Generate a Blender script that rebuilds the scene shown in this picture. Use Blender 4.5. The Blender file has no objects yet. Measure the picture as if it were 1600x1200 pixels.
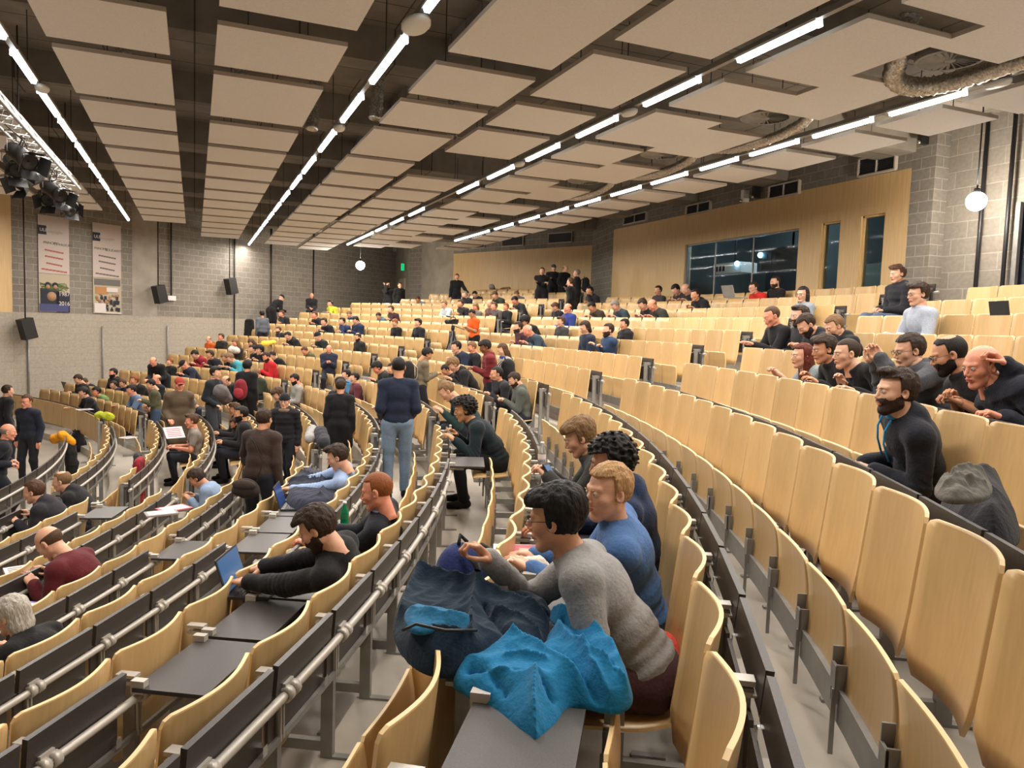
import bpy, math, random
import numpy as np
from mathutils import Matrix, Vector
random.seed(7)
rng = np.random.default_rng(7)
scene = bpy.context.scene
COL = scene.collection
PI = math.pi

# ------------------------------------------------------------------ camera
ZC = 3.25                      # eye height above the stage floor
YAW, PITCH, ROLL = math.radians(22.87586), math.radians(-4.33647), math.radians(1.85474)
FPX = 1180.0
fw = np.array([math.sin(YAW)*math.cos(PITCH), math.cos(YAW)*math.cos(PITCH), math.sin(PITCH)])
r_ = np.cross(fw, [0, 0, 1.]); r_ /= np.linalg.norm(r_); u_ = np.cross(r_, fw)
rt = r_*math.cos(ROLL)+u_*math.sin(ROLL); up = -r_*math.sin(ROLL)+u_*math.cos(ROLL)
cam = bpy.data.cameras.new('camera'); cam_o = bpy.data.objects.new('camera', cam); COL.objects.link(cam_o)
cam.sensor_width = 36.0; cam.lens = 36.0*FPX/1600.0; cam.clip_end = 200; cam.clip_start = 0.05
M = Matrix.Identity(4)
for i in range(3):
    M[i][0] = rt[i]; M[i][1] = up[i]; M[i][2] = -fw[i]
M[2][3] = ZC
cam_o.matrix_world = M
scene.camera = cam_o

def pix(p):
    d = np.array(p, float)-np.array([0, 0, ZC]); w = d@fw
    if w < .05: return (-9999, -9999, w)
    return (800+FPX*(d@rt)/w, 600-FPX*(d@up)/w, w)

# ------------------------------------------------------------------ hall layout
CX, CY = -17.844, 14.103
R0, DR = 22.8813, 0.80251
TT = {-8: -2.23, -7: -2.136, -6: -2.036, -5: -1.915, -4: -1.700, -3: -1.473, -2: -1.235, -1: -1.015, 0: -.808, 1: -.606,
      2: -.392, 3: -.170, 4: .058, 5: .290, 6: .515, 7: .733, 8: .93, 9: 1.17, 10: 1.37}
TT = {k: v+ZC for k, v in TT.items()}
def FL(i): return max(TT[i]-.955, 0.0) if i > -8 else 0.0
def RR(i): return R0+DR*i
def pol(r, deg):
    a = math.radians(deg); return CX+r*math.cos(a), CY+r*math.sin(a)
SEATW = .55

# ------------------------------------------------------------------ materials
def mat(name, col, rough=.6, metal=0., emit=None, est=0., spec=None, alpha=None, trans=None):
    m = bpy.data.materials.new(name); m.use_nodes = True
    b = m.node_tree.nodes['Principled BSDF']
    b.inputs['Base Color'].default_value = (*col, 1); b.inputs['Roughness'].default_value = rough; b.inputs['Metallic'].default_value = metal
    if spec is not None: b.inputs['Specular IOR Level'].default_value = spec
    if emit: b.inputs['Emission Color'].default_value = (*emit, 1); b.inputs['Emission Strength'].default_value = est
    if trans: b.inputs['Transmission Weight'].default_value = trans
    m.diffuse_color = (*col, 1)
    return m
def s2l(r, g, b):
    return tuple((c/255/12.92 if c/255 <= .04045 else ((c/255+.055)/1.055)**2.4) for c in (r, g, b))
def noise_mix(m, c1, c2, scale=(1, 1, 1), detail=4, sc=5., bump=0., bscale=None, coord='Object', lo=.35, hi=.65, kind='noise', rough=None):
    nt = m.node_tree; N = nt.nodes; L = nt.links; b = N['Principled BSDF']
    tc = N.new('ShaderNodeTexCoord'); mp = N.new('ShaderNodeMapping'); mp.inputs['Scale'].default_value = scale
    L.new(tc.outputs[coord], mp.inputs['Vector'])
    n = N.new('ShaderNodeTexNoise'); n.inputs['Scale'].default_value = sc; n.inputs['Detail'].default_value = detail
    L.new(mp.outputs[0], n.inputs['Vector'])
    r = N.new('ShaderNodeValToRGB'); r.color_ramp.elements[0].position = lo; r.color_ramp.elements[1].position = hi
    r.color_ramp.elements[0].color = (*c1, 1); r.color_ramp.elements[1].color = (*c2, 1)
    L.new(n.outputs['Fac'], r.inputs[0]); L.new(r.outputs[0], b.inputs['Base Color'])
    if bump:
        n2 = n
        if bscale:
            n2 = N.new('ShaderNodeTexNoise'); n2.inputs['Scale'].default_value = bscale; n2.inputs['Detail'].default_value = 3
            L.new(tc.outputs[coord], n2.inputs['Vector'])
        bp = N.new('ShaderNodeBump'); bp.inputs['Strength'].default_value = bump; bp.inputs['Distance'].default_value = .01
        L.new(n2.outputs['Fac'], bp.inputs['Height']); L.new(bp.outputs[0], b.inputs['Normal'])
    return m
MT = {}
def plywood(name, base, var, rough=.34):
    # beech veneer: fine vertical grain stretched along z, board-to-board tone from Object Info
    m = mat(name, base, rough); nt = m.node_tree; N = nt.nodes; L = nt.links; b = N['Principled BSDF']
    tc = N.new('ShaderNodeTexCoord'); mp = N.new('ShaderNodeMapping'); mp.inputs['Scale'].default_value = (1, 1, .06)
    L.new(tc.outputs['Object'], mp.inputs['Vector'])
    oi = N.new('ShaderNodeObjectInfo'); va = N.new('ShaderNodeVectorMath'); va.operation = 'ADD'
    ml = N.new('ShaderNodeMath'); ml.operation = 'MULTIPLY'; ml.inputs[1].default_value = 37.; L.new(oi.outputs['Random'], ml.inputs[0])
    L.new(mp.outputs[0], va.inputs[0]); L.new(ml.outputs[0], va.inputs[1])
    n = N.new('ShaderNodeTexNoise'); n.inputs['Scale'].default_value = 60; n.inputs['Detail'].default_value = 6
    L.new(va.outputs[0], n.inputs['Vector'])
    n2 = N.new('ShaderNodeTexNoise'); n2.inputs['Scale'].default_value = 5; n2.inputs['Detail'].default_value = 2
    L.new(va.outputs[0], n2.inputs['Vector'])
    r = N.new('ShaderNodeValToRGB'); r.color_ramp.elements[0].position = .3; r.color_ramp.elements[1].position = .7
    r.color_ramp.elements[0].color = (*[c*(1-var) for c in base], 1); r.color_ramp.elements[1].color = (*[min(1, c*(1+var)) for c in base], 1)
    mx = N.new('ShaderNodeMath'); mx.operation = 'MULTIPLY_ADD'; mx.inputs[1].default_value = .5
    hf = N.new('ShaderNodeMath'); hf.operation = 'MULTIPLY'; hf.inputs[1].default_value = .5
    L.new(n2.outputs['Fac'], hf.inputs[0]); L.new(n.outputs['Fac'], mx.inputs[0]); L.new(hf.outputs[0], mx.inputs[2])
    L.new(mx.outputs[0], r.inputs[0])
    hs = N.new('ShaderNodeHueSaturation'); mr = N.new('ShaderNodeMapRange'); mr.inputs['To Min'].default_value = .88; mr.inputs['To Max'].default_value = 1.1
    L.new(oi.outputs['Random'], mr.inputs['Value']); L.new(mr.outputs[0], hs.inputs['Value']); L.new(r.outputs[0], hs.inputs['Color'])
    L.new(hs.outputs[0], b.inputs['Base Color'])
    return m
MT['ply'] = plywood('beech_plywood', (.60, .39, .17), .12)
MT['ply_edge'] = mat('plywood_edge', (.78, .55, .28), .5)
MT['seatply'] = MT['ply']
MT['desk'] = noise_mix(mat('dark_laminate', (.035, .03, .028), .45), (.030, .026, .024), (.050, .043, .040), sc=220, detail=2)
MT['deskpanel'] = noise_mix(mat('brown_grey_panel', (.07, .06, .052), .5), (.062, .054, .047), (.082, .072, .062), sc=200, detail=2)
MT['desk_edge'] = mat('laminate_edge', (.012, .011, .011), .4)
MT['steel'] = noise_mix(mat('grey_painted_steel', (.26, .25, .235), .42, .25), (.24, .23, .215), (.30, .29, .27), sc=9)
MT['tube'] = mat('light_grey_tube', (.50, .47, .42), .35, .2)
MT['chrome'] = mat('chrome', (.8, .8, .8), .15, 1)
MT['black'] = mat('black_plastic', (.012, .012, .013), .45)
MT['white'] = mat('white_plastic', (.75, .74, .70), .5)
MT['floor'] = noise_mix(mat('polished_concrete', (.45, .41, .35), .38), (.36, .325, .275), (.52, .475, .41), sc=1.6, detail=9, lo=.3, hi=.72)
MT['panel'] = noise_mix(mat('white_acoustic_panel', (.80, .77, .74), .9), (.76, .73, .70), (.82, .79, .76), sc=60, detail=3, bump=.15)
MT['panel_edge'] = mat('panel_edge', (.50, .44, .37), .9)
def brickmat(name, c1, c2, mortar, bw=.40, bh=.20, ms=.010, rough=.9):
    m = mat(name, c1, rough); nt = m.node_tree; N = nt.nodes; L = nt.links; b = N['Principled BSDF']
    tc = N.new('ShaderNodeTexCoord'); br = N.new('ShaderNodeTexBrick')
    br.inputs['Scale'].default_value = 1; br.inputs['Brick Width'].default_value = bw; br.inputs['Row Height'].default_value = bh
    br.inputs['Mortar Size'].default_value = ms; br.inputs['Color1'].default_value = (*c1, 1); br.inputs['Color2'].default_value = (*c2, 1)
    br.inputs['Mortar'].default_value = (*mortar, 1); br.inputs['Bias'].default_value = 0; br.inputs['Mortar Smooth'].default_value = .3
    L.new(tc.outputs['UV'], br.inputs['Vector'])
    n = N.new('ShaderNodeTexNoise'); n.inputs['Scale'].default_value = 14; n.inputs['Detail'].default_value = 6
    L.new(tc.outputs['UV'], n.inputs['Vector'])
    mr = N.new('ShaderNodeMapRange'); mr.inputs['To Min'].default_value = .72; mr.inputs['To Max'].default_value = 1.25; L.new(n.outputs['Fac'], mr.inputs['Value'])
    mu = N.new('ShaderNodeVectorMath'); mu.operation = 'SCALE'; L.new(br.outputs['Color'], mu.inputs[0]); L.new(mr.outputs[0], mu.inputs['Scale'])
    L.new(mu.outputs[0], b.inputs['Base Color'])
    bp = N.new('ShaderNodeBump'); bp.inputs['Strength'].default_value = .6; bp.inputs['Distance'].default_value = .01; bp.invert = True
    L.new(br.outputs['Fac'], bp.inputs['Height']); L.new(bp.outputs[0], b.inputs['Normal'])
    return m
MT['brick'] = brickmat('grey_concrete_block', (.20, .178, .148), (.24, .215, .182), (.36, .325, .275))
MT['bigblock'] = brickmat('grey_block_wall', (.27, .24, .20), (.235, .21, .175), (.36, .32, .265), bw=.6, bh=.3, ms=.012)
MT['beige'] = brickmat('beige_painted_block', (.37, .325, .265), (.38, .335, .272), (.35, .308, .25), ms=.006)
MT['conc'] = noise_mix(mat('fair_faced_concrete', (.33, .29, .235), .85), (.29, .255, .205), (.37, .33, .27), sc=2.2, detail=8)
def woodwall():
    m = mat('wood_veneer_wall', (.5, .34, .17), .5)
    noise_mix(m, (.58, .39, .18), (.66, .46, .225), scale=(1, 1, .05), sc=30, detail=5)
    return m
MT['wood'] = woodwall()
def ceilmat():
    m = mat('dark_ribbed_concrete', (.1, .085, .07), .95); nt = m.node_tree; N = nt.nodes; L = nt.links; b = N['Principled BSDF']
    tc = N.new('ShaderNodeTexCoord'); br = N.new('ShaderNodeTexBrick'); br.offset = 0
    br.inputs['Brick Width'].default_value = 1.25; br.inputs['Row Height'].default_value = .6; br.inputs['Mortar Size'].default_value = .012
    br.inputs['Scale'].default_value = 1
    br.inputs['Color1'].default_value = (.24, .205, .165, 1); br.inputs['Color2'].default_value = (.30, .26, .21, 1); br.inputs['Mortar'].default_value = (.09, .075, .06, 1)
    n = N.new('ShaderNodeTexNoise'); n.inputs['Scale'].default_value = 3; n.inputs['Detail'].default_value = 7
    L.new(tc.outputs['Object'], br.inputs['Vector']); L.new(tc.outputs['Object'], n.inputs['Vector'])
    mr = N.new('ShaderNodeMapRange'); mr.inputs['To Min'].default_value = .6; mr.inputs['To Max'].default_value = 1.35; L.new(n.outputs['Fac'], mr.inputs['Value'])
    mu = N.new('ShaderNodeVectorMath'); mu.operation = 'SCALE'; L.new(br.outputs['Color'], mu.inputs[0]); L.new(mr.outputs[0], mu.inputs['Scale'])
    L.new(mu.outputs[0], b.inputs['Base Color'])
    return m
MT['ceil'] = ceilmat()
MT['tubelight'] = mat('lit_fluorescent_tube', (1, 1, 1), .5, emit=(.86, .94, 1.), est=6.0)
MT['globe'] = mat('lit_glass_globe', (1, 1, 1), .5, emit=(1, .90, .78), est=260.0)
MT['foil'] = noise_mix(mat('foil_duct', (.5, .47, .42), .28, .85), (.35, .32, .28), (.75, .7, .62), sc=40, detail=3, bump=.8)
MT['glass'] = mat('booth_glass', (.85, .95, 1.), .03, trans=1.0); MT['glass'].node_tree.nodes['Principled BSDF'].inputs['IOR'].default_value = 1.12
MT['dark'] = mat('dark_room', (.03, .032, .036), .8)
_matc = {}
def cmat(col, rough=.85, kind='cloth'):
    """cloth / hair / skin material of a given sRGB colour, cached"""
    key = (tuple(col), kind)
    if key in _matc: return _matc[key]
    c = s2l(*col)
    m = mat('%s_%02x%02x%02x' % (kind, *[int(v) for v in col]), c, rough)
    if kind == 'cloth':
        noise_mix(m, tuple(v*.9 for v in c), tuple(min(1, v*1.1) for v in c), sc=90, detail=4, bump=.35, bscale=70)
        m.node_tree.nodes['Principled BSDF'].inputs['Sheen Weight'].default_value = .08
        m.node_tree.nodes['Principled BSDF'].inputs['Specular IOR Level'].default_value = .2
    elif kind == 'hair':
        noise_mix(m, tuple(v*.7 for v in c), tuple(min(1, v*1.3) for v in c), scale=(7, 7, 1), sc=30, detail=4, bump=.5)
        m.node_tree.nodes['Principled BSDF'].inputs['Roughness'].default_value = .55
        m.node_tree.nodes['Principled BSDF'].inputs['Specular IOR Level'].default_value = .25
    elif kind == 'skin':
        noise_mix(m, (c[0]*.92, c[1]*.84, c[2]*.8), (min(1, c[0]*1.05), c[1]*1.06, c[2]*1.06), sc=22, detail=4, bump=.12, bscale=120)
        b = m.node_tree.nodes['Principled BSDF']; b.inputs['Roughness'].default_value = .5
        b.inputs['Subsurface Weight'].default_value = 0.12; b.inputs['Subsurface Radius'].default_value = (.012, .005, .003)
        b.inputs['Subsurface Scale'].default_value = .6
    _matc[key] = m
    return m

# ------------------------------------------------------------------ mesh helpers
class MB:
    def __init__(s): s.v = []; s.f = []; s.m = []; s.n = 0; s.sm = []
    def add(s, V, F, mi=0, smooth=False):
        o = s.n; s.v.extend([tuple(map(float, p)) for p in V]); s.n += len(V)
        for f in F: s.f.append(tuple(o+int(k) for k in f)); s.m.append(mi); s.sm.append(smooth)
    def box(s, c, h, mi=0, R=None, off=(0, 0, 0)):
        V = []
        for sx in (-1, 1):
            for sy in (-1, 1):
                for sz in (-1, 1):
                    p = Vector((c[0]+sx*h[0], c[1]+sy*h[1], c[2]+sz*h[2]))
                    if R is not None: p = R @ p
                    V.append((p[0]+off[0], p[1]+off[1], p[2]+off[2]))
        s.add(V, [(0, 1, 3, 2), (4, 6, 7, 5), (0, 4, 5, 1), (2, 3, 7, 6), (0, 2, 6, 4), (1, 5, 7, 3)], mi)
    def hexa(s, V, mi=0):   # 8 corners in the order of box()
        s.add(V, [(0, 1, 3, 2), (4, 6, 7, 5), (0, 4, 5, 1), (2, 3, 7, 6), (0, 2, 6, 4), (1, 5, 7, 3)], mi)
    def tube(s, P, r, n=8, mi=0, cap=True, smooth=True, flat=None):
        P = [Vector(p) for p in P]; rs = r if hasattr(r, '__len__') else [r]*len(P)
        V = []; F = []; prev = None
        for k, p in enumerate(P):
            d = (P[min(k+1, len(P)-1)]-P[max(k-1, 0)]).normalized()
            a = prev if prev is not None else (Vector((0, 0, 1)) if abs(d.z) < .9 else Vector((1, 0, 0)))
            x = d.cross(a).normalized(); y = x.cross(d).normalized(); prev = y
            for j in range(n):
                t = 2*PI*j/n; q = p+(x*math.cos(t)+y*math.sin(t)*(flat or 1))*rs[k]; V.append(q)
        for k in range(len(P)-1):
            for j in range(n):
                F.append((k*n+j, k*n+(j+1) % n, (k+1)*n+(j+1) % n, (k+1)*n+j))
        s.add(V, F, mi, smooth)
        if cap:
            o = s.n-len(V)
            s.f.append(tuple(o+j for j in reversed(range(n)))); s.m.append(mi); s.sm.append(False)
            s.f.append(tuple(o+(len(P)-1)*n+j for j in range(n))); s.m.append(mi); s.sm.append(False)
    def lathe(s, prof, n=16, mi=0, o=(0, 0, 0), axis='z', R=None):
        V = []
        for (r, z) in prof:
            for j in range(n):
                t = 2*PI*j/n; p = Vector((r*math.cos(t), r*math.sin(t), z))
                if axis == 'y': p = Vector((p.x, p.z, p.y))
                if axis == 'x': p = Vector((p.z, p.x, p.y))
                if R is not None: p = R @ p
                V.append((p[0]+o[0], p[1]+o[1], p[2]+o[2]))
        F = [(k*n+j, k*n+(j+1) % n, (k+1)*n+(j+1) % n, (k+1)*n+j) for k in range(len(prof)-1) for j in range(n)]
        s.add(V, F, mi, True)
    def sheet(s, G, th, mi=0, me=None, smooth=True):
        """G[i][j] grid of Vectors -> solid sheet of thickness th (list of front points), rim faces use material me"""
        G = np.array([[tuple(p) for p in row] for row in G], float); a, b, _ = G.shape
        du = np.gradient(G, axis=0); dv = np.gradient(G, axis=1); nn = np.cross(du, dv); nn /= (np.linalg.norm(nn, axis=2, keepdims=True)+1e-9)
        H = G-nn*th; V = np.concatenate([G.reshape(-1, 3), H.reshape(-1, 3)]); o = a*b
        F = []; Fb = []; Fr = []
        for i in range(a-1):
            for j in range(b-1):
                q = (i*b+j, (i+1)*b+j, (i+1)*b+j+1, i*b+j+1); F.append(q); Fb.append(tuple(o+k for k in reversed(q)))
        ring = [(i, 0) for i in range(a-1)]+[(a-1, j) for j in range(b-1)]+[(i, b-1) for i in range(a-1, 0, -1)]+[(0, j) for j in range(b-1, 0, -1)]
        ring = [i*b+j for i, j in ring]
        for k in range(len(ring)):
            p, q = ring[k], ring[(k+1) % len(ring)]; Fr.append((q, p, o+p, o+q))
        base = s.n; s.add(V, F+Fb, mi, smooth)
        for f in Fr: s.f.append(tuple(base+k for k in f)); s.m.append(mi if me is None else me); s.sm.append(False)
    def mesh(s, name, mats):
        me = bpy.data.meshes.new(name); me.from_pydata(s.v, [], s.f)
        for m in mats: me.materials.append(m)
        me.polygons.foreach_set('material_index', s.m); me.polygons.foreach_set('use_smooth', s.sm); me.update()
        return me
    def obj(s, name, mats, parent=None, **kw):
        return link(name, s.mesh(name, mats), parent, **kw)
def tag(o, label=None, cat=None, group=None, kind=None):
    if label: o['label'] = label
    if cat: o['category'] = cat
    if group: o['group'] = group
    if kind: o['kind'] = kind
    return o
def link(name, me, parent=None, loc=None, rz=None, **kw):
    o = bpy.data.objects.new(name, me); COL.objects.link(o)
    if parent is not None: o.parent = parent
    if loc is not None: o.location = loc
    if rz is not None: o.rotation_euler = (0, 0, rz)
    tag(o, **kw) if kw else None
    return o
def empty(name, loc=(0, 0, 0), rz=0, **kw):
    return link(name, None, None, loc, rz, **kw)
def uvwall(name, P, Q, z0, z1, m, th=.2, side=1, holes=(), off=0., kind='structure'):
    """vertical wall from P to Q (xy) z0..z1 with rectangular holes (a0,a1,b0,b1) in metres along/height; UV in metres; th to the left*side"""
    P = np.array(P, float); Q = np.array(Q, float); L = np.linalg.norm(Q-P); d = (Q-P)/L; n = np.array([-d[1], d[0]])*side
    xs = sorted({0., L, *[h[0] for h in holes], *[h[1] for h in holes]}); zs = sorted({z0, z1, *[h[2] for h in holes], *[h[3] for h in holes]})
    V = []; F = []; UV = []
    def quad(pts, uvs): F.append(tuple(range(len(V), len(V)+4))); V.extend(pts); UV.extend(uvs)
    def pt(a, z, t): q = P+d*a+n*t; return (q[0], q[1], z)
    for i in range(len(xs)-1):
        for j in range(len(zs)-1):
            a, b, e, f = xs[i], xs[i+1], zs[j], zs[j+1]
            if any(a >= h[0]-1e-6 and b <= h[1]+1e-6 and e >= h[2]-1e-6 and f <= h[3]+1e-6 for h in holes): continue
            quad([pt(a, e, 0), pt(b, e, 0), pt(b, f, 0), pt(a, f, 0)], [(a+off, e), (b+off, e), (b+off, f), (a+off, f)])
            quad([pt(b, e, th), pt(a, e, th), pt(a, f, th), pt(b, f, th)], [(b+off, e), (a+off, e), (a+off, f), (b+off, f)])
    for (a, b, e, f) in list(holes)+[(0, L, z0, z1)]:
        for (p0, p1) in [((a, e), (b, e)), ((b, e), (b, f)), ((b, f), (a, f)), ((a, f), (a, e))]:
            quad([pt(*p0, 0), pt(*p1, 0), pt(*p1, th), pt(*p0, th)], [(0, p0[1]), (0, p1[1]), (th, p1[1]), (th, p0[1])])
    me = bpy.data.meshes.new(name); me.from_pydata(V, [], F); me.materials.append(m)
    ul = me.uv_layers.new(name='UVMap'); ul.data.foreach_set('uv', np.array(UV, float).ravel())
    me.update()
    return link(name, me, kind=kind)
TT[-9] = -2.30+ZC
# ------------------------------------------------------------------ the shell
HC = 7.2     # underside of the concrete slab
def ring_floor():
    V = []; F = []
    angs = np.radians(np.linspace(-52, 52, 105))
    def arc(r, z):
        o = len(V)
        for a in angs: V.append((CX+r*math.cos(a), CY+r*math.sin(a), z))
        return o
    n = len(angs)
    prev = None
    for i in range(-8, 11):
        z = FL(i) if i > -8 else 0.0; r0 = RR(i-1)+.0 if i > -8 else 6.; r1 = RR(i)+.0 if i < 10 else 44.
        a = arc(r0, z); b = arc(r1, z)
        for k in range(n-1): F.append((a+k, b+k, b+k+1, a+k+1))
        if prev is not None:
            for k in range(n-1): F.append((prev+k, a+k, a+k+1, prev+k+1))
        prev = b
    me = bpy.data.meshes.new('floor'); me.from_pydata(V, [], F); me.materials.append(MT['floor']); me.update()
    return link('floor', me, kind='structure')
ring_floor()
mb = MB(); mb.box((-11, 14, -.06), (14, 34, .05), 0); mb.obj('floor_stage', [MT['floor']], kind='structure')
mb = MB(); mb.box((0, 15, HC+.15), (20, 34, .15), 0)
for y in np.arange(-9, 44, 3.3): mb.box((0, y, HC-.22), (20, .42, .24), 0)
for x in (-8.2, -3.2, 3.4, 10.8): mb.box((x, 15, HC-.10), (.16, 34, .11), 0)
mb.obj('ceiling', [MT['ceil']], kind='structure')

P0 = (-4.75, 25.28); P1 = (9.15, 36.95)
def along(t): return (P0[0]+(P1[0]-P0[0])*t/18.15, P0[1]+(P1[1]-P0[1])*t/18.15)
uvwall('wall_left', P0, P1, 0, 3.22, MT['beige'])
uvwall('wall_left_block', P0, along(3.76), 3.22, HC, MT['brick'])
uvwall('wall_left_pilaster', along(3.76), along(4.68), 3.22, HC, MT['conc'])
uvwall('wall_left_block_upper', along(4.68), P1, 3.22, HC, MT['brick'], off=4.7)
A_, B_, C_, D_, E_, G_ = (8.95, 33.6), (9.32, 32.85), (9.62, 31.7), (10.09, 30.71), (13.09, 24.08), (12.4, 21.4)
uvwall('wall_exit', P1, A_, 0, HC, MT['conc'])
uvwall('wall_column', A_, B_, 0, HC, MT['brick'])
uvwall('wall_corner', B_, C_, 0, HC, MT['conc'])
uvwall('wall_corner_return', C_, D_, 0, HC, MT['conc'])
uvwall('wall_rear_wood', D_, E_, 0, 6.24, MT['wood'])
uvwall('wall_rear_block', D_, E_, 6.24, HC, MT['brick'])
uvwall('wall_rear_column', E_, G_, 0, HC, MT['brick'])
# projection booth wall: plane x = 12.4, y 21.4 -> 10.45 ; openings measured from y=21.4
def bo(y): return 21.4-y
uvwall('wall_booth_wood', (12.4, 21.4), (12.4, 10.45), 0, 6.46, MT['wood'], th=.22,
       holes=[(bo(17.5), bo(13.25), 4.05, 5.64), (bo(12.6), bo(12.08), 4.0, 5.68), (bo(11.55), bo(10.98), 4.0, 5.70)])
uvwall('wall_booth_block', (12.4, 21.4), (12.4, 10.45), 6.46, HC, MT['brick'], th=.22)
uvwall('wall_right_column', (12.4, 10.45), (12.4, 9.95), 0, HC, MT['brick'], th=.5)
uvwall('wall_right_block', (12.75, 10.7), (12.75, 8.62), 0, HC, MT['bigblock'])
uvwall('wall_right_door_side', (12.75, 8.62), (12.75, 7.3), 5.6, HC, MT['bigblock'])
uvwall('wall_right_end', (12.75, 7.3), (12.75, -11.76), 0, HC, MT['bigblock'])
mb = MB(); mb.box((12.9, 7.96, 4.35), (.03, .66, 1.25), 0); mb.box((12.74, 8.58, 4.35), (.04, .04, 1.25), 1)
mb.obj('door_1', [mat('dark_blue_door', (.03, .04, .06), .5), MT['steel']], kind='structure')
uvwall('wall_right', (12.75, -11.76), (-4.75, 2.92), 0, HC, MT['beige'])
uvwall('wall_front', (-4.75, 2.92), (-9.5, 9.5), 0, HC, MT['beige'])
uvwall('wall_front_stage', (-9.5, 9.5), (-9.5, 18.5), 0, HC, MT['beige'])
uvwall('wall_front_left', (-9.5, 18.5), P0, 0, 3.2, MT['beige'])
uvwall('wall_front_left_wood', (-9.5, 18.5), P0, 3.2, HC, MT['wood'], side=1)
# exit door beside the far column
mb = MB(); mb.box((8.98, 34.9, FL(8)+1.05), (.04, .5, 1.05), 0, None); mb.box((8.93, 35.3, FL(8)+1.1), (.03, .03, .1), 1)
mb.obj('door_2', [mat('pale_door', (.42, .36, .27), .6), MT['chrome']], kind='structure')
# booth interior
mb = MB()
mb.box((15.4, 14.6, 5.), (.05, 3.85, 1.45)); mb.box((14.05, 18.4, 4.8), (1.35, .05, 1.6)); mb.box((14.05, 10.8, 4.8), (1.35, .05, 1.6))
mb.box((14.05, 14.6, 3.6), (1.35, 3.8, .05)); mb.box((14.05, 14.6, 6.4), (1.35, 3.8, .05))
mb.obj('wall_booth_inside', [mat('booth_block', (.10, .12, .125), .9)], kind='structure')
for n, (ya, yb, za, zb) in enumerate([(13.25, 17.5, 4.05, 5.64), (12.08, 12.6, 4.0, 5.68), (10.98, 11.55, 4.0, 5.70)]):
    w = empty('window_%d' % (n+1), (12.5, (ya+yb)/2, (za+zb)/2), kind='structure')
    hy = (yb-ya)/2; hz = (zb-za)/2
    g = MB(); g.box((0, 0, 0), (.006, hy-.03, hz-.03)); g.obj('pane', [MT['glass']], w)
    g = MB()
    for sy in (-1, 1): g.box((0, sy*(hy-.02), 0), (.05, .02, hz))
    for sz in (-1, 1): g.box((0, 0, sz*(hz-.02)), (.05, hy, .02))
    g.obj('window_frame', [MT['steel'] if n == 0 else MT['wood']], w)
    if n == 0:
        b = MB()
        for yy in (.9, -.55): b.box((0, yy, 0), (.02, .015, hz))
        b.obj('mullion', [MT['steel']], w)

# ------------------------------------------------------------------ folding seat meshes (local: x along the row, y towards the stage, z=0 back top)
def ply_back(nx=12, nz=12):
    mb = MB(); G = []
    for i in range(nx+1):
        s = -1+2*i/nx; row = []
        for j in range(nz+1):
            t = (j/nz)**1.6; z = -.54*t
            hw = .266
            for (tt, L) in ((t*.54, .035),):
                if tt < L: hw -= .035*(1-math.sqrt(max(0, 1-((L-tt)/L)**2)))
            if t > .78: hw -= .030*((t-.78)/.22)**1.5
            if t > .93: hw -= .035*((t-.93)/.07)**2
            x = s*hw
            y = -.062*math.cos(PI*x/.55)+.045+.055*t+.03*max(0, t-.7)
            row.append((x, y, z))
        G.append(row)
    mb.sheet(G, -.013, 0, 1); return mb
def ply_seat(down=False, nx=8, nz=9):
    mb = MB(); G = []
    for i in range(nx+1):
        s = -1+2*i/nx; row = []
        for j in range(nz+1):
            t = (j/nz)**1.5; hw = .268
            tt = t*.40
            if tt < .02: hw -= .016*(1-math.sqrt(max(0, 1-((.02-tt)/.02)**2)))
            if t > .5: hw -= .05*((t-.5)/.5)**2
            x = s*hw; c = .014*math.cos(PI*x/.55)
            if not down: y = .275+.0*(1-t)-.02*math.sin(PI*t)-c+.02; z = -.345-.34*t
            else: y = .42-.37*t+.04; z = -.56-c+.01-.035*(1-t)**6-.015*math.sin(PI*t)
            row.append((x, y, z))
        G.append(row)
    mb.sheet(G, -.013 if not down else .013, 0, 1); return mb
def desk_panel(open_=False):
    mb = MB()
    if open_:
        mb.box((-.10, -.27, -.105), (.262, .165, .009), 0)
        for sx in (-.24, .24): mb.box((sx-.10, -.125, -.095), (.018, .03, .028), 1)
        mb.box((-.10, -.18, -.15), (.02, .06, .03), 1)
    else:
        R = Matrix.Rotation(math.radians(5), 3, 'X')
        mb.box((-.10, 0, 0), (.262, .011, .058), 0, R, (0, -.090, -.075))
        mb.box((-.10, -.058, -.245), (.256, .006, .095), 2)
        for sx in (-.20, .20): mb.box((sx-.10, -.075, -.15), (.010, .014, .035), 1)
        mb.box((.13, -.075, -.305), (.016, .016, .02), 1)
    return mb
def bracket_mb():
    mb = MB()
    mb.box((0, .322, -.60), (.030, .005, .045), 0); mb.box((-.026, .29, -.62), (.004, .035, .07), 0); mb.box((.026, .29, -.60), (.004, .035, .10), 0)
    mb.box((-.02, .325, -.76), (.005, .008, .12), 0); mb.box((0, .14, -.948), (.018, .07, .006), 0)
    return mb
def leg_mb(h, strut=True):     # h = how far the next floor lies below the back top
    mb = MB()
    mb.box((0, -.045, -(h+.10)/2), (.017, .028, (h-.10)/2), 0)
    mb.box((0, -.11, -h+.006), (.018, .075, .006), 0)
    if strut: mb.box((0, .12, -.68), (.016, .17, .024), 0)
    for z in (-.085, -.115): mb.box((0, -.03, z), (.022, .045, .007), 1)
    for dx in (-.012, .012): mb.box((dx, -.082, -.245), (.004, .004, .10), 1)
    return mb
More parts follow.
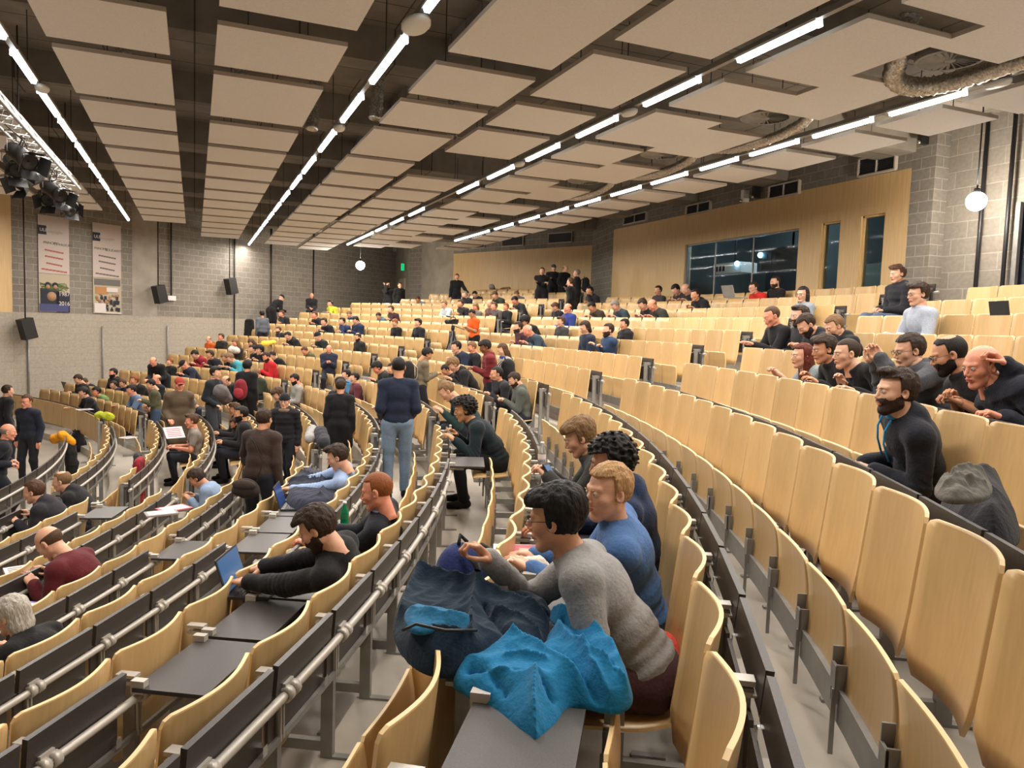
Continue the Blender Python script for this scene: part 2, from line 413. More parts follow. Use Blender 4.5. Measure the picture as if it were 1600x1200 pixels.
def clamp_mb():
    mb = MB()
    for dx in (-.026, .026): mb.lathe([(.019, -.017), (.030, -.017), (.030, .017), (.019, .017)], 12, 0, (dx, -.112, -.15), 'x')
    mb.box((0, -.09, -.135), (.034, .022, .026), 0)
    return mb
ME_back = ply_back().mesh('backrest', [MT['ply'], MT['ply_edge']])
ME_seat_up = ply_seat().mesh('seat_board', [MT['ply'], MT['ply_edge']])
ME_seat_dn = ply_seat(True).mesh('seat_board_down', [MT['ply'], MT['ply_edge']])
ME_desk = desk_panel().mesh('desk_panel', [MT['desk'], MT['chrome'], MT['deskpanel']])
ME_desk_open = desk_panel(True).mesh('desk_panel_open', [MT['desk'], MT['tube']])
ME_brk = bracket_mb().mesh('hinge_bracket', [MT['steel']])
ME_clamp = clamp_mb().mesh('tube_clamp', [MT['tube']])

SECT = {'A': (-37., -14.05), 'B': (-10.4, 10.6), 'C': (14.3, 37.)}
def srange(sec, i):
    a, b = SECT[sec]
    if sec == 'A' and i >= 8: return None
    if sec == 'A' and i < -7: return None
    if sec == 'B' and (i < -8 or i > 8): return None
    if sec == 'C' and i < -7: return None
    if sec == 'C' and i >= 6: b = {6: 34.6, 7: 34.2, 8: 31., 9: 29.5, 10: 26.}[i]
    if i == 10: a = 17.5
    return a, b
ORD = ['first', 'second', 'third', 'fourth', 'fifth', 'sixth', 'seventh', 'eighth', 'ninth', 'tenth', 'eleventh', 'twelfth', 'thirteenth', 'fourteenth',
       'fifteenth', 'sixteenth', 'seventeenth', 'eighteenth', 'nineteenth', 'twentieth', 'twenty-first', 'twenty-second', 'twenty-third', 'twenty-fourth', 'twenty-fifth']
ROWD = {-9: 'lowest front row', -8: 'lowest seat row', -7: 'second row above the stage', -6: 'third row above the stage', -5: 'fourth row above the stage', -4: 'fifth row above the stage',
        -3: 'row of the light-blue shirt typist', -2: 'row of the black-hooded laptop typist', -1: 'row below the grey-sweatered man', 0: 'row of the grey-sweatered man',
        1: 'row above the grey-sweatered man', 2: 'row of the blue-corded hoodie man', 3: 'row of the man raising a phone', 4: 'row above the man raising a phone',
        5: 'fourth row from the booth wall', 6: 'third row from the booth wall', 7: 'second row from the booth wall', 8: 'row along the booth wall', 9: 'second highest rear corner row', 10: 'highest rear corner row'}
SEC = {'A': 'near block', 'B': 'middle block', 'C': 'far block'}
SEATS = []      # all seats: dict(sec, row, k, ang, x, y)
for sec in 'ABC':
    for i in range(-8, 11):
        rg = srange(sec, i)
        if not rg: continue
        a, b = rg; st = math.degrees(SEATW/RR(i)); n = int((b-a)/st+.25)
        for k in range(n):
            ang = (b-(k+.5)*st) if sec == 'A' else (a+(k+.5)*st)
            x, y = pol(RR(i), ang)
            SEATS.append(dict(sec=sec, row=i, k=k, n=n, ang=ang, x=x, y=y, z=TT[i], st=st, occ=False, desk=False))
def near_seat(row, ang, tol=2.):
    best = None
    for s in SEATS:
        if s['row'] == row and abs(s['ang']-ang) < tol*s['st']*.5+.3:
            if best is None or abs(s['ang']-ang) < abs(best['ang']-ang): best = s
    return best
def facing(ang): return math.radians(ang)+PI/2     # local +y points at the stage centre

def build_seats():
    vis = []
    for s in SEATS:
        u, v, w = pix((s['x'], s['y'], s['z']-.3))
        s['ok'] = w > .3 and -150 < u < 1760 and -100 < v < 1420
        s['w'] = w
        if s['ok']: vis.append(s)
    vis.sort(key=lambda s: s['w'])
    near = vis[:300]; far = vis[300:]
    for s in near:
        o = empty('folding_seat', (s['x'], s['y'], s['z']), facing(s['ang']))
        tag(o, '%splywood seat, %s from the aisle, %s, %s' % ('occupied ' if s['occ'] else '', ORD[s['k']], SEC[s['sec']], ROWD[s['row']]), 'seat', 'plywood folding seats of the lecture hall')
        link('backrest', ME_back, o)
        link('seat_board', ME_seat_dn if s['occ'] else ME_seat_up, o)
        link('desk_panel', ME_desk_open if s['desk'] else ME_desk, o)
        if s['w'] < 9: link('hinge_bracket', ME_brk, o, (SEATW/2, 0, 0))
    # the farther seats, past the three hundred nearest
    bk = ply_back(3, 3); up_ = ply_seat(False, 3, 2); dn = ply_seat(True, 3, 2); dk = MB(); dk.box((-.10, -.085, -.075), (.262, .010, .06), 2); dk.box((-.10, -.058, -.24), (.256, .006, .10), 2)
    mb = MB()
    for s in far:
        th = facing(s['ang']); ct, sn = math.cos(th), math.sin(th)
        for part in (bk, dn if s['occ'] else up_, dk):
            V = [(s['x']+p[0]*ct-p[1]*sn, s['y']+p[0]*sn+p[1]*ct, s['z']+p[2]) for p in part.v]
            o = mb.n; mb.v.extend(V); mb.n += len(V)
            mb.f.extend(tuple(o+k for k in f) for f in part.f); mb.m.extend(part.m); mb.sm.extend(part.sm)
    mb.obj('folding_seats_beyond', [MT['ply'], MT['ply_edge'], MT['desk']], label='distant plywood folding seats filling the upper and far blocks', cat='seats', kind='stuff')
def arc_pts(i, a, b, dy, dz, n=None):
    n = n or max(3, int(abs(b-a)/1.0)); return [(*pol(RR(i)-dy, a+(b-a)*k/n), TT[i]+dz) for k in range(n+1)]
def arc_box(mb, i, a, b, y0, y1, z0, z1, mi=0):
    n = max(2, int(abs(b-a)/1.2)); o = mb.n; V = []
    for k in range(n+1):
        for (yy, zz) in ((y0, z0), (y1, z0), (y1, z1), (y0, z1)):
            V.append((*pol(RR(i)-yy, a+(b-a)*k/n), TT[i]+zz))
    F = [(k*4+j, k*4+(j+1) % 4, (k+1)*4+(j+1) % 4, (k+1)*4+j) for k in range(n) for j in range(4)]+[(3, 2, 1, 0), tuple(n*4+j for j in range(4))]
    mb.add(V, F, mi)
def build_frames():
    legc = {}
    for sec in 'ABC':
        for i in range(-9, 11):
            front = (sec == 'A' and i == -8) or (sec == 'B' and i == -9) or (sec == 'C' and i == -8)
            rg = SECT[sec] if front else srange(sec, i)
            if not rg: continue
            a, b = rg; st = math.degrees(SEATW/RR(i)); n = int((b-a)/st+.25)
            if sec == 'A': lo, hi = b-n*st, b
            else: lo, hi = a, a+n*st
            ds = math.degrees(.15/RR(i))
            x, y = pol(RR(i), (lo+hi)/2)
            root = empty('seat_row_frame', (0, 0, 0))
            tag(root, 'grey steel seat frame and rail, %s, %s' % (SEC[sec], ROWD[i] if not front else 'foremost desks'), 'seat frame', 'steel frames of the seat rows')
            t = MB(); t.tube(arc_pts(i, lo-ds, hi-.1, -.112, -.15, max(6, int((hi-lo)/.7))), .018, 8); t.obj('tube_rail', [MT['tube']], root)
            m = MB()
            arc_box(m, i, lo-ds, hi-ds, -.085, -.068, -.35, -.325); m.obj('hinge_rail', [MT['steel']], root)
            if not front:
                m = MB(); arc_box(m, i, lo, hi, .26, .31, -.76, -.64); m.obj('seat_beam', [MT['steel']], root)
            h = TT[i]-FL(i+1) if i+1 <= 10 else 1.0
            key = round(h, 3)
            if (key, front) not in legc: legc[(key, front)] = leg_mb(h, not front).mesh('leg', [MT['steel'], MT['tube']])
            for k in range(n+1):
                ang = lo+k*st; x, y = pol(RR(i), ang); u, v, w = pix((x, y, TT[i]))
                if not (w > .3 and -100 < u < 1700 and v < 1500): continue
                if w > 12 and k not in (0, n): continue
                link('leg', legc[(key, front)], root, (x, y, TT[i]), facing(ang))
                if w < 9: link('tube_clamp', ME_clamp, root, (x, y, TT[i]), facing(ang))
            # end frame at the aisle side
            for e in ((hi,) if sec == 'A' else (lo, hi)):
                m = MB(); x, y = pol(RR(i), e); th = facing(e); R = Matrix.Rotation(th, 3, 'Z')
                sg = 1 if e == lo else -1
                for yy in (-.11, .0): m.box((sg*-.035, yy, -.51), (.020, .020, .43), 0, R, (x, y, TT[i]))
                m.box((sg*-.035, -.055, -.10), (.018, .07, .02), 0, R, (x, y, TT[i])); m.box((sg*-.035, .10, -.93), (.022, .24, .02), 0, R, (x, y, TT[i]))
                m.obj('end_post', [MT['steel']], root)
            if front:     # desks without seats
                for k in range(n):
                    x, y = pol(RR(i), lo+(k+.5)*st)
                    if sec == 'C':
                        f = MB(); f.box((0, -.02, -.30), (.262, .008, .27), 0)
                        f.obj('front_panel', [MT['ply']], root, loc=(x, y, TT[i]), rz=facing(lo+(k+.5)*st))
                    o = link('desk_panel', ME_desk, root, (x, y, TT[i]), facing(lo+(k+.5)*st))
# ------------------------------------------------------------------ ceiling panels
ZP = ZC+2.75
STR = {
 'a': (-4.55, -3.52, 23.0, 'strip nearest the stage', [(9.4, 10.9)]),
 'b': (-3.30, -2.28, 23.6, 'strip above the lighting truss', [(9.4, 11.1)]),
 'c': (-1.37, -.24, 26.3, 'strip right of the truss lights', [(4.6, 5.9), (6.2, 7.45), (7.8, 9.04), (9.36, 11.12), (11.42, 12.65)]),
 'd': (.20, 1.42, 29.6, 'strip left of the second light line', [(4.4, 5.7), (6.0, 7.43), (7.89, 9.14), (9.47, 11.39), (11.83, 13.16)]),
 'e': (2.36, 3.52, 30.2, 'strip right of the second light line', [(3.4, 4.7), (5.0, 7.54), (7.95, 9.08), (9.44, 10.62), (10.95, 12.72)]),
 'f': (3.68, 4.80, 30.6, 'strip left of the third light line', [(2.4, 3.6), (3.95, 6.49), (6.9, 8.46), (8.87, 9.95), (10.25, 11.8), (14.1, 15.3)]),
 'g': (5.35, 6.38, 28.6, 'strip right of the third light line', [(2.2, 4.72), (5.05, 6.63), (6.98, 8.03), (8.31, 9.87), (10.2, 11.35)]),
 'h': (6.38, 7.35, 28.4, 'strip left of the fourth light line', [(3.2, 5.28), (6.21, 7.62), (8.66, 10.13), (11.2, 12.68)]),
 'i': (8.17, 9.15, 27.2, 'strip beside the booth wall', [(3.9, 4.9), (5.2, 6.27), (6.52, 7.48), (7.81, 8.79)]),
}
def panel_mesh(w, d, seed=0):
    mb = MB(); mb.box((0, 0, 0), (w/2, d/2, .022), 1); 
    mb.add([(-w/2, -d/2, -.0225), (w/2, -d/2, -.0225), (w/2, d/2, -.0225), (-w/2, d/2, -.0225)], [(3, 2, 1, 0)], 0)
    return mb
for key, (x0, x1, ym, desc, L) in STR.items():
    L = list(L); y = L[-1][1]
    pitch, gap = (1.52, .27)
    if key == 'h': pitch, gap = 2.45, 1.0
    if key == 'i': pitch, gap = 1.30, .30
    while y+pitch < ym:
        L.append((y+gap, y+pitch)); y += pitch
    for n, (a, b) in enumerate(L):
        z = ZP+(.004 if key == 'h' else 0)
        o = panel_mesh(x1-x0, b-a).obj('ceiling_panel', [MT['panel'], MT['panel_edge']], loc=((x0+x1)/2, (a+b)/2, z+.0225))
        nn = len(L)-1-n
        tag(o, 'white ceiling panel, %s from far end, %s' % (ORD[nn], desc), 'ceiling panel', 'hanging acoustic ceiling panels')
        if n % 2 == 0:
            for sx in (-.3, .3):
                r = MB(); r.tube([(sx, 0, .02), (sx, 0, HC-z-.15)], .006, 5); r.obj('hanger_rod', [MT['black']], o)
# ------------------------------------------------------------------ rows of linear lights
LN = [(-1.80, [(3.6, 4.7), (5.2, 6.3), (6.75, 7.85), (8.3, 9.4), (9.86, 10.99), (11.37, 12.69), (12.97, 14.30), (14.7, 16.1), (16.5, 17.8), (18.2, 19.4), (19.9, 21.0), (21.3, 25.3)], 'truss-side light line'),
      (1.90, [(1.3, 2.7), (3.4, 4.8), (5.45, 6.75), (7.5, 9.0), (9.6, 10.9), (11.55, 12.95), (13.6, 15.0), (15.5, 16.9), (17.5, 18.8), (19.3, 20.6), (21.1, 22.4), (22.9, 24.2), (24.7, 26.0), (26.4, 27.7), (28.1, 30.6)], 'second light line'),
      (5.11, [(-1.6, -.5), (.2, 1.3), (1.9, 3.0), (3.65, 4.75), (5.37, 6.47), (7.12, 8.22), (8.89, 10.0), (10.62, 11.8), (12.4, 13.6), (14.2, 15.4), (18.0, 19.3), (20.0, 21.3), (21.9, 23.2), (23.7, 27.9)], 'third light line'),
      (7.95, [(-1.4, -.4), (.1, 1.1), (1.5, 2.5), (2.9, 3.9), (4.3, 5.35), (6.08, 7.09), (7.35, 8.35), (8.64, 9.65), (9.95, 10.9), (11.3, 12.4), (12.8, 13.9), (14.4, 15.5), (15.9, 17.0), (17.5, 18.7), (19.2, 20.5), (21., 24.1)], 'fourth light line')]
LIGHT_W = 60.
for li, (x, L, desc) in enumerate(LN):
    t = empty('lighting_track', (x, 0, ZP+.03)); tag(t, 'thin grey metal track carrying the tubes of the %s' % desc, 'lighting track', 'ceiling lighting tracks')
    m = MB(); y0, y1 = L[0][0]-1, L[-1][1]; m.box((0, (y0+y1)/2, .06), (.03, (y1-y0)/2, .03)); m.obj('rail', [MT['steel']], t)
    m = MB()
    for y in np.arange(y0+1.2, y1, 3.4): m.tube([(0, y, .09), (0, y, HC-ZP-.2)], .006, 5)
    m.obj('hanger_rod', [MT['black']], t)
    for k, (a, b) in enumerate(L):
        o = empty('ceiling_light', (x, (a+b)/2, ZP))
        far = len(L)-1-k
        tag(o, 'lit linear ceiling tube, %s from the far end, %s' % (ORD[far], desc), 'ceiling light', 'linear tube lights')
        h = (b-a)/2
        m = MB(); m.box((0, 0, .055), (.045, h, .012)); m.obj('housing', [MT['white']], o)
        m = MB(); m.hexa([(-.024, -h+.06, 0), (-.034, -h+.06, .03), (-.024, h-.03, 0), (-.034, h-.03, .03), (.024, -h+.06, 0), (.034, -h+.06, .03), (.024, h-.03, 0), (.034, h-.03, .03)])
        m.obj('diffuser', [MT['tubelight']], o)
        m = MB(); m.hexa([(-.04, -h-.01, 0), (-.025, -h-.01, .085), (-.04, -h+.045, 0), (-.025, -h+.045, .085), (.04, -h-.01, 0), (.025, -h-.01, .085), (.04, -h+.045, 0), (.025, -h+.045, .085)])
        m.obj('end_cap', [MT['tubelight']], o)
        ld = bpy.data.lights.new('tube_glow', 'AREA'); ld.shape = 'RECTANGLE'; ld.size = .1; ld.size_y = b-a; ld.energy = LIGHT_W*(b-a)/1.2
        ld.color = (1., .925, .84); ld.spread = math.radians(178)
        lo = bpy.data.objects.new('tube_glow', ld); COL.objects.link(lo); lo.parent = o; lo.location = (0, 0, -.012)
for (x, y, li) in [(1.90, 7.08, 'second light line, large pill-shaped'), (1.92, 11.25, 'second light line, small box'), (5.11, 8.55, 'third light line beside the fourth tube'), (5.11, 12.1, 'third light line farther along'), (7.95, 5.7, 'fourth light line'), (-1.75, 11.2, 'truss-side line')]:
    m = MB(); sc = 1.6 if 'large' in li else 1
    m.lathe([(.0, 0), (.085*sc, 0), (.10*sc, .02), (.10*sc, .05), (0, .06)], 20, 0)
    me = m.mesh('motion_sensor', [MT['white']])
    for v in me.vertices: v.co.y *= 1.5; v.co.x *= .8
    link('motion_sensor', me, None, (x, y, ZP-.01), 0, label='white ceiling sensor box on the '+li, cat='sensor')
# ------------------------------------------------------------------ fans and foil ducts in the gaps of the panels
def duct(name, P, r, lab, parent=None):
    P = [Vector(p) for p in P]; Q = []
    for k in range(len(P)-1):
        p0 = P[max(k-1, 0)]; p1 = P[k]; p2 = P[k+1]; p3 = P[min(k+2, len(P)-1)]
        for j in range(14):
            t = j/14; Q.append(.5*((2*p1)+(p2-p0)*t+(2*p0-5*p1+4*p2-p3)*t*t+(3*p1-p0-3*p2+p3)*t**3))
    Q.append(P[-1]); m = MB(); m.tube(Q, [r*(1+.07*((k % 2)*2-1)+.06*math.sin(k*1.7)) for k in range(len(Q))], 14)
    return m.obj(name, [MT['foil']], parent, **({'label': lab, 'cat': 'duct'} if lab else {}))
for n, (x, y, d) in enumerate([(7.10, 5.62, 'biggest, in the opening by the booth corner'), (6.95, 8.15, 'second from the right, in a square opening'), (6.95, 10.6, 'third from the right, in a square opening'), (6.95, 13.2, 'fourth from the right, small in the distance')]):
    o = empty('ceiling_fan_vent', (x, y, ZP+.10)); tag(o, 'round swirl ventilation diffuser with radial slats, '+d, 'vent', 'swirl vents above the ceiling panels')
    m = MB(); m.lathe([(.33, 0), (.33, .12), (.0, .13)], 32); m.lathe([(.33, 0), (.30, -.01), (.29, .0)], 32); m.lathe([(0, -.015), (.05, -.012), (.06, .01)], 16); m.obj('housing', [MT['steel']], o)
    m = MB()
    for k in range(26):
        a = 2*PI*k/26; R = Matrix.Rotation(a, 3, 'Z') @ Matrix.Rotation(.6, 3, 'X'); m.box((.175, 0, -.004), (.115, .014, .002), 0, R)
    m.obj('slats', [MT['steel']], o)
    if n == 0: pts = [(6.72, 5.80, ZP+.55), (6.70, 5.90, ZP+.16), (6.95, 6.15, ZP+.04), (7.35, 6.2, ZP+.03), (7.60, 5.95, ZP+.06), (7.66, 5.4, ZP+.08), (7.72, 4.6, ZP+.10)]
    else: pts = [(x+.42, y-.50, ZP+.5), (x+.45, y-.3, ZP+.12), (x+.50, y+.1, ZP+.03), (x+.47, y+.6, ZP-.02), (x+.5, y+1.25, ZP+.02), (x+.45, y+1.7, ZP+.1)]
    duct('foil_duct', pts, .10 if n == 0 else .07, 'crinkled silver foil duct looping past a swirl vent, '+['thickest one near the booth corner', 'second one along the fourth light line', 'third one along the fourth light line', 'farthest and thinnest'][n])
for n, (x, y) in enumerate([(1.62, 11.9), (2.35, 10.85), (3.62, 11.3), (-.9, 11.27), (.55, 11.6)]):
    duct('foil_duct', [(x, y, HC-.1), (x+.05, y+.03, HC-.5), (x, y, ZP+.1)], .09, 'foil duct dropping behind the panels, '+['left of the second light line', 'just right of the second light line', 'beside the third panel strip', 'above the truss-side strip', 'above the panels left of the second line'][n])
# ------------------------------------------------------------------ lighting truss with spotlights, upper left
def bar(mb, a, b, r, mi=0): mb.tube([a, b], r, 6, mi)
TX, TZ = -2.15, ZP-.42
t = empty('lighting_truss', (TX, 7, TZ)); tag(t, 'triangular metal lighting truss hanging beside the leftmost light line', 'truss')
m = MB(); Y0, Y1 = -4., 9.6
cor = [(-.15, 0), (.15, 0), (0, .26)]
for (a, b) in cor: bar(m, (a, Y0, b), (a, Y1, b), .022)
m.obj('chords', [MT['steel']], t)
m = MB(); k = 0; y = Y0
while y < Y1-.3:
    for e in range(3):
        p, q = cor[e], cor[(e+1) % 3]
        if k % 2: p, q = q, p
        bar(m, (p[0], y, p[1]), (q[0], y+.26, q[1]), .009)
    y += .26; k += 1
m.obj('lattice', [MT['steel']], t)
m = MB()
for y in (1., 5., 9.): m.tube([(0, y, .26), (0, y, HC-TZ-.2)], .01, 5)
m.obj('hanger_rod', [MT['black']], t)
SP = [(11.9, .0, .7, 'topmost, at the picture edge of the truss'), (12.7, -.2, .4, 'second down the truss'), (13.9, -.15, -.6, 'third down the truss with open barn doors'), (15.0, -.1, .8, 'fourth down the truss'), (15.7, -.15, -.2, 'fifth down the truss'), (16.0, -.3, .9, 'long-barrelled, pointing at the stage'), (16.5, .0, .2, 'lowest, at the truss end')]
for n, (y, dx, yaw, d) in enumerate(SP):
    o = empty('spotlight', (TX+dx, y, TZ-.10), yaw); tag(o, 'black theatre spotlight clamped to the truss, '+d, 'spotlight', 'theatre spotlights on the truss')
    L = .62 if n == 5 else .30; R = Matrix.Rotation(math.radians(-62), 3, 'X'); r = .085 if n == 5 else .11
    m = MB(); m.lathe([(.03, -.16), (r*.8, -.15), (r, -.08), (r, L-.12), (r*1.05, L-.1), (r*1.05, L), (r*.8, L), (.01, L-.03)], 16, 0, (0, 0, -.16), 'z', Matrix.Rotation(math.radians(118), 3, 'X')); m.obj('housing', [MT['black']], o)
    m = MB(); m.tube([(-r-.02, 0, -.16), (-r-.02, 0, 0), (r+.02, 0, 0), (r+.02, 0, -.16)], .008, 6); m.box((0, 0, .04), (.02, .03, .05)); m.obj('yoke', [MT['steel']], o)
    if n != 5:
        m = MB(); R2 = Matrix.Rotation(math.radians(118), 3, 'X')
        for k in range(4):
            Rk = R2 @ Matrix.Rotation(k*PI/2, 3, 'Z') @ Matrix.Translation((r, 0, L)).to_3x3() 
            Rz = R2 @ Matrix.Rotation(k*PI/2, 3, 'Z')
            P = [Vector((r, -r, L)), Vector((r, r, L)), Vector((r+.07, r*1.1, L+.14)), Vector((r+.07, -r*1.1, L+.14))]
            P = [Rz @ p+Vector((0, 0, -.16)) for p in P]; Q = [p+(Rz @ Vector((.004, 0, 0))) for p in P]
            m.add(P+Q, [(0, 1, 2, 3), (7, 6, 5, 4), (0, 4, 5, 1), (1, 5, 6, 2), (2, 6, 7, 3), (3, 7, 4, 0)])
        m.obj('barn_doors', [MT['black']], o)
m = MB()
for k in range(3): m.tube([(TX+.12*math.sin(q*1.3+k), 11.2+q*.5+k*.2, TZ-.05-.10*abs(math.sin(q*1.1+k*2))) for q in range(10)], .009, 6)
tag(m.obj('power_cables', [MT['black']]), 'tangled black power cables looped along the lighting truss', 'cable')
# ------------------------------------------------------------------ globes, speakers, conduits, vents, signs
for (x, y, z, d, rr) in [(5.97, 29.77, ZC+2.19, 'far globe lamp glowing in front of the grey block wall', .17), (11.65, 8.56, ZC+2.26, 'near globe lamp glowing beside the booth wall corner', .15)]:
    o = empty('globe_lamp', (x, y, z)); tag(o, d, 'lamp')
    m = MB(); m.lathe([(rr*math.sin(PI*k/16), -rr*math.cos(PI*k/16)) for k in range(17)], 24); m.obj('glass_globe', [MT['globe']], o)
    m = MB(); m.tube([(0, 0, rr-.02), (0, 0, HC-z)], .012, 8); m.lathe([(.05, rr-.02), (.05, rr+.05), (.01, rr+.07)], 16); m.obj('rod', [MT['black']], o)
WD = np.array([.766, .643]); WN = np.array([.643, -.766])
def wallp(t, z, out=.0): p = np.array(along(t))+WN*out; return (p[0], p[1], z)
WA = math.atan2(WD[1], WD[0])
def tpix(u):   # parameter along the left wall for an image column at the horizon
    best = min(((abs(pix((*along(t), 4.))[0]-u), t) for t in np.linspace(0, 18.1, 1800))); return best[1]
for (u, z, d) in [(28, 2.75, 'lowest, at the end of the wood panelling'), (237, 3.95, 'in front of the concrete pilaster'), (349, 4.4, 'highest, on the grey block wall')]:
    tt = tpix(u); o = empty('wall_speaker', wallp(tt, z, .42), WA+PI); tag(o, 'black loudspeaker hanging on a rod, '+d, 'speaker', 'hanging loudspeakers')
    m = MB(); R = Matrix.Rotation(.25, 3, 'Y'); m.hexa([R @ Vector(p) for p in [(-.17, -.16, -.29), (-.17, -.16, .29), (-.17, .12, -.29), (-.17, .12, .29), (.17, -.16, -.29), (.17, -.16, .29), (.17, .12, -.29), (.17, .12, .29)]]); m.obj('cabinet', [MT['black']], o)
    m = MB(); m.box((0, -.2, .24), (.03, .16, .03)); m.tube([(0, -.1, .3), (0, -.1, HC-z)], .018, 6); m.obj('bracket', [MT['black']], o)
for (u, z0, z1, d) in [(41, 0.2, 2.75, 'below the lowest speaker'), (158, .6, 2.85, 'on the beige wall below the second banner'), (260, 1.2, 2.9, 'on the beige wall by the seat rows'), (266, 3.9, 7.1, 'above the small white junction box'), (365, 2.0, 7.1, 'right of the highest speaker'), (422, 2.6, 7.1, 'at the middle of the block wall'), (488, 3.0, 7.1, 'left of the far globe lamp')]:
    m = MB(); m.tube([wallp(tpix(u), z0, .05), wallp(tpix(u), z1, .05)], .028, 6)
    tag(m.obj('wall_conduit', [MT['black'] if z1 > 5 else MT['steel']]), 'thin dark vertical conduit on the left wall, '+d, 'pipe', 'vertical wall conduits')
m = MB(); m.box((0, 0, 0), (.16, .04, .08), 0, Matrix.Rotation(WA, 3, 'Z'), wallp(tpix(266), 3.85, .05)); tag(m.obj('junction_box', [MT['white']]), 'small white junction box on the grey block wall', 'box')
for (y, z0, z1, x, d) in [(9.15, 3.2, 7.1, 12.60, 'dark vertical pipe at the right block wall behind the near globe lamp'), (8.66, 3.2, 7.1, 12.58, 'dark vertical pipe beside the blue door')]:
    m = MB(); m.tube([(x, y, z0), (x, y, z1)], .035, 8); tag(m.obj('wall_pipe', [MT['black']]), d, 'pipe')
for n, (ya, yb, za, zb) in enumerate([(10.78, 11.65, 3.24, 3.58), (13.28, 14.23, 3.16, 3.44), (16.42, 17.45, 3.18, 3.42), (19.45, 20.72, 3.28, 3.52)]):
    o = empty('wall_vent', (12.36, (ya+yb)/2, ZC+(za+zb)/2)); tag(o, 'dark rectangular air grille above the wood booth wall, %s from the right' % ORD[n], 'vent', 'air grilles above the booth wall')
    hy, hz = (yb-ya)/2, (zb-za)/2
    m = MB(); 
    for s in (-1, 1): m.box((0, s*hy, 0), (.04, .015, hz)); m.box((0, 0, s*hz), (.04, hy, .015))
    m.box((0, 0, 0), (.035, .01, hz)); m.obj('grille_frame', [MT['panel_edge']], o)
    m = MB(); m.box((.02, 0, 0), (.005, hy, hz))
    for k in range(9): m.box((0, 0, -hz+2*hz*(k+.5)/9), (.012, hy, .004))
    m.obj('louvres', [MT['dark']], o)
for n, fr in enumerate((.18, .47, .80)):
    x = D_[0]+(E_[0]-D_[0])*fr; y = D_[1]+(E_[1]-D_[1])*fr; th = math.atan2(E_[1]-D_[1], E_[0]-D_[0])
    R = Matrix.Rotation(th, 3, 'Z'); m = MB(); m.box((0, -.03, 0), (.55, .02, .17), 0, R, (x, y, 6.58)); m.box((0, -.05, 0), (.57, .01, .19), 1, R, (x, y, 6.58)); m.box((0, -.062, 0), (.54, .006, .16), 0, R, (x, y, 6.58))
    tag(m.obj('wall_vent', [MT['dark'], MT['panel_edge']]), 'dark air grille above the rear wood wall, %s from the left' % ORD[n], 'vent', 'air grilles above the rear wood wall')
for n, (y, z, d) in enumerate([(10.55, 3.72, 'left one at the corner'), (10.12, 3.70, 'right one at the corner'), (14.95, 3.32, 'white-headed one'), (14.55, 3.36, 'dark one between the grilles')]):
    o = empty('projector_camera', (12.25, y, ZC+z)); tag(o, 'small black camera box mounted high on the booth wall, '+d, 'camera', 'small cameras over the booth wall')
    m = MB(); m.box((0, 0, 0), (.09, .045, .14)); m.obj('body', [MT['white'] if n == 2 else MT['black']], o)
    m = MB(); m.lathe([(.03, 0), (.035, .05), (.01, .055)], 10, 0, (-.08, 0, -.12), 'x', Matrix.Rotation(PI, 3, 'Z')); m.box((.08, 0, .05), (.03, .02, .02)); m.obj('lens', [MT['chrome']], o)
# exit sign (green pictogram running figure)
o = empty('exit_sign', (8.75, 34.0, ZC+2.55), -.9); tag(o, 'small green lit emergency exit sign above the far door', 'sign')
GR = mat('lit_green_sign', (.0, .5, .15), .5, emit=(.02, .6, .2), est=.9); WS = mat('lit_white_pictogram', (.9, .9, .9), .5, emit=(.5, 1, .7), est=1.0)
m = MB(); m.box((0, 0, 0), (.02, .10, .16)); m.obj('panel', [GR], o)
m = MB(); m.box((-.022, .02, .09), (.004, .02, .02)); m.box((-.022, 0, .02), (.004, .022, .05)); m.box((-.022, .03, -.07), (.004, .012, .045)); m.box((-.022, -.03, -.07), (.004, .012, .045)); m.obj('pictogram', [WS], o)
# banners
def txt(body, size, m, parent, loc, rz=0, name='lettering', align='LEFT', ext=.002):
    c = bpy.data.curves.new(name, 'FONT'); c.body = body; c.size = size; c.extrude = ext; c.align_x = align
    o = bpy.data.objects.new(name, c); COL.objects.link(o); o.parent = parent; o.rotation_euler = (PI/2, 0, rz); o.location = loc
    me = bpy.data.meshes.new_from_object(o); q = bpy.data.objects.new(name, me); COL.objects.link(q); q.parent = parent; q.rotation_euler = o.rotation_euler; q.location = loc
    if not me.materials: me.materials.append(m)
    else: me.materials[0] = m
    bpy.data.objects.remove(o); return q
def flat(name, c): return mat(name, c, .7)
NAVY = flat('print_navy', (.012, .014, .03)); REDP = flat('print_red', (.38, .10, .07)); GRP = flat('print_grey', (.13, .12, .11)); GNP = flat('print_green', (.10, .16, .035)); ORP = flat('print_orange', (.42, .20, .07)); WTP = flat('print_white', (.62, .56, .52)); LTG = flat('print_pale', (.42, .36, .26)); BLP = flat('print_blue', (.05, .06, .16)); SKP = flat('print_tan', (.36, .21, .11))
PAPER = flat('banner_paper', (.50, .42, .38))
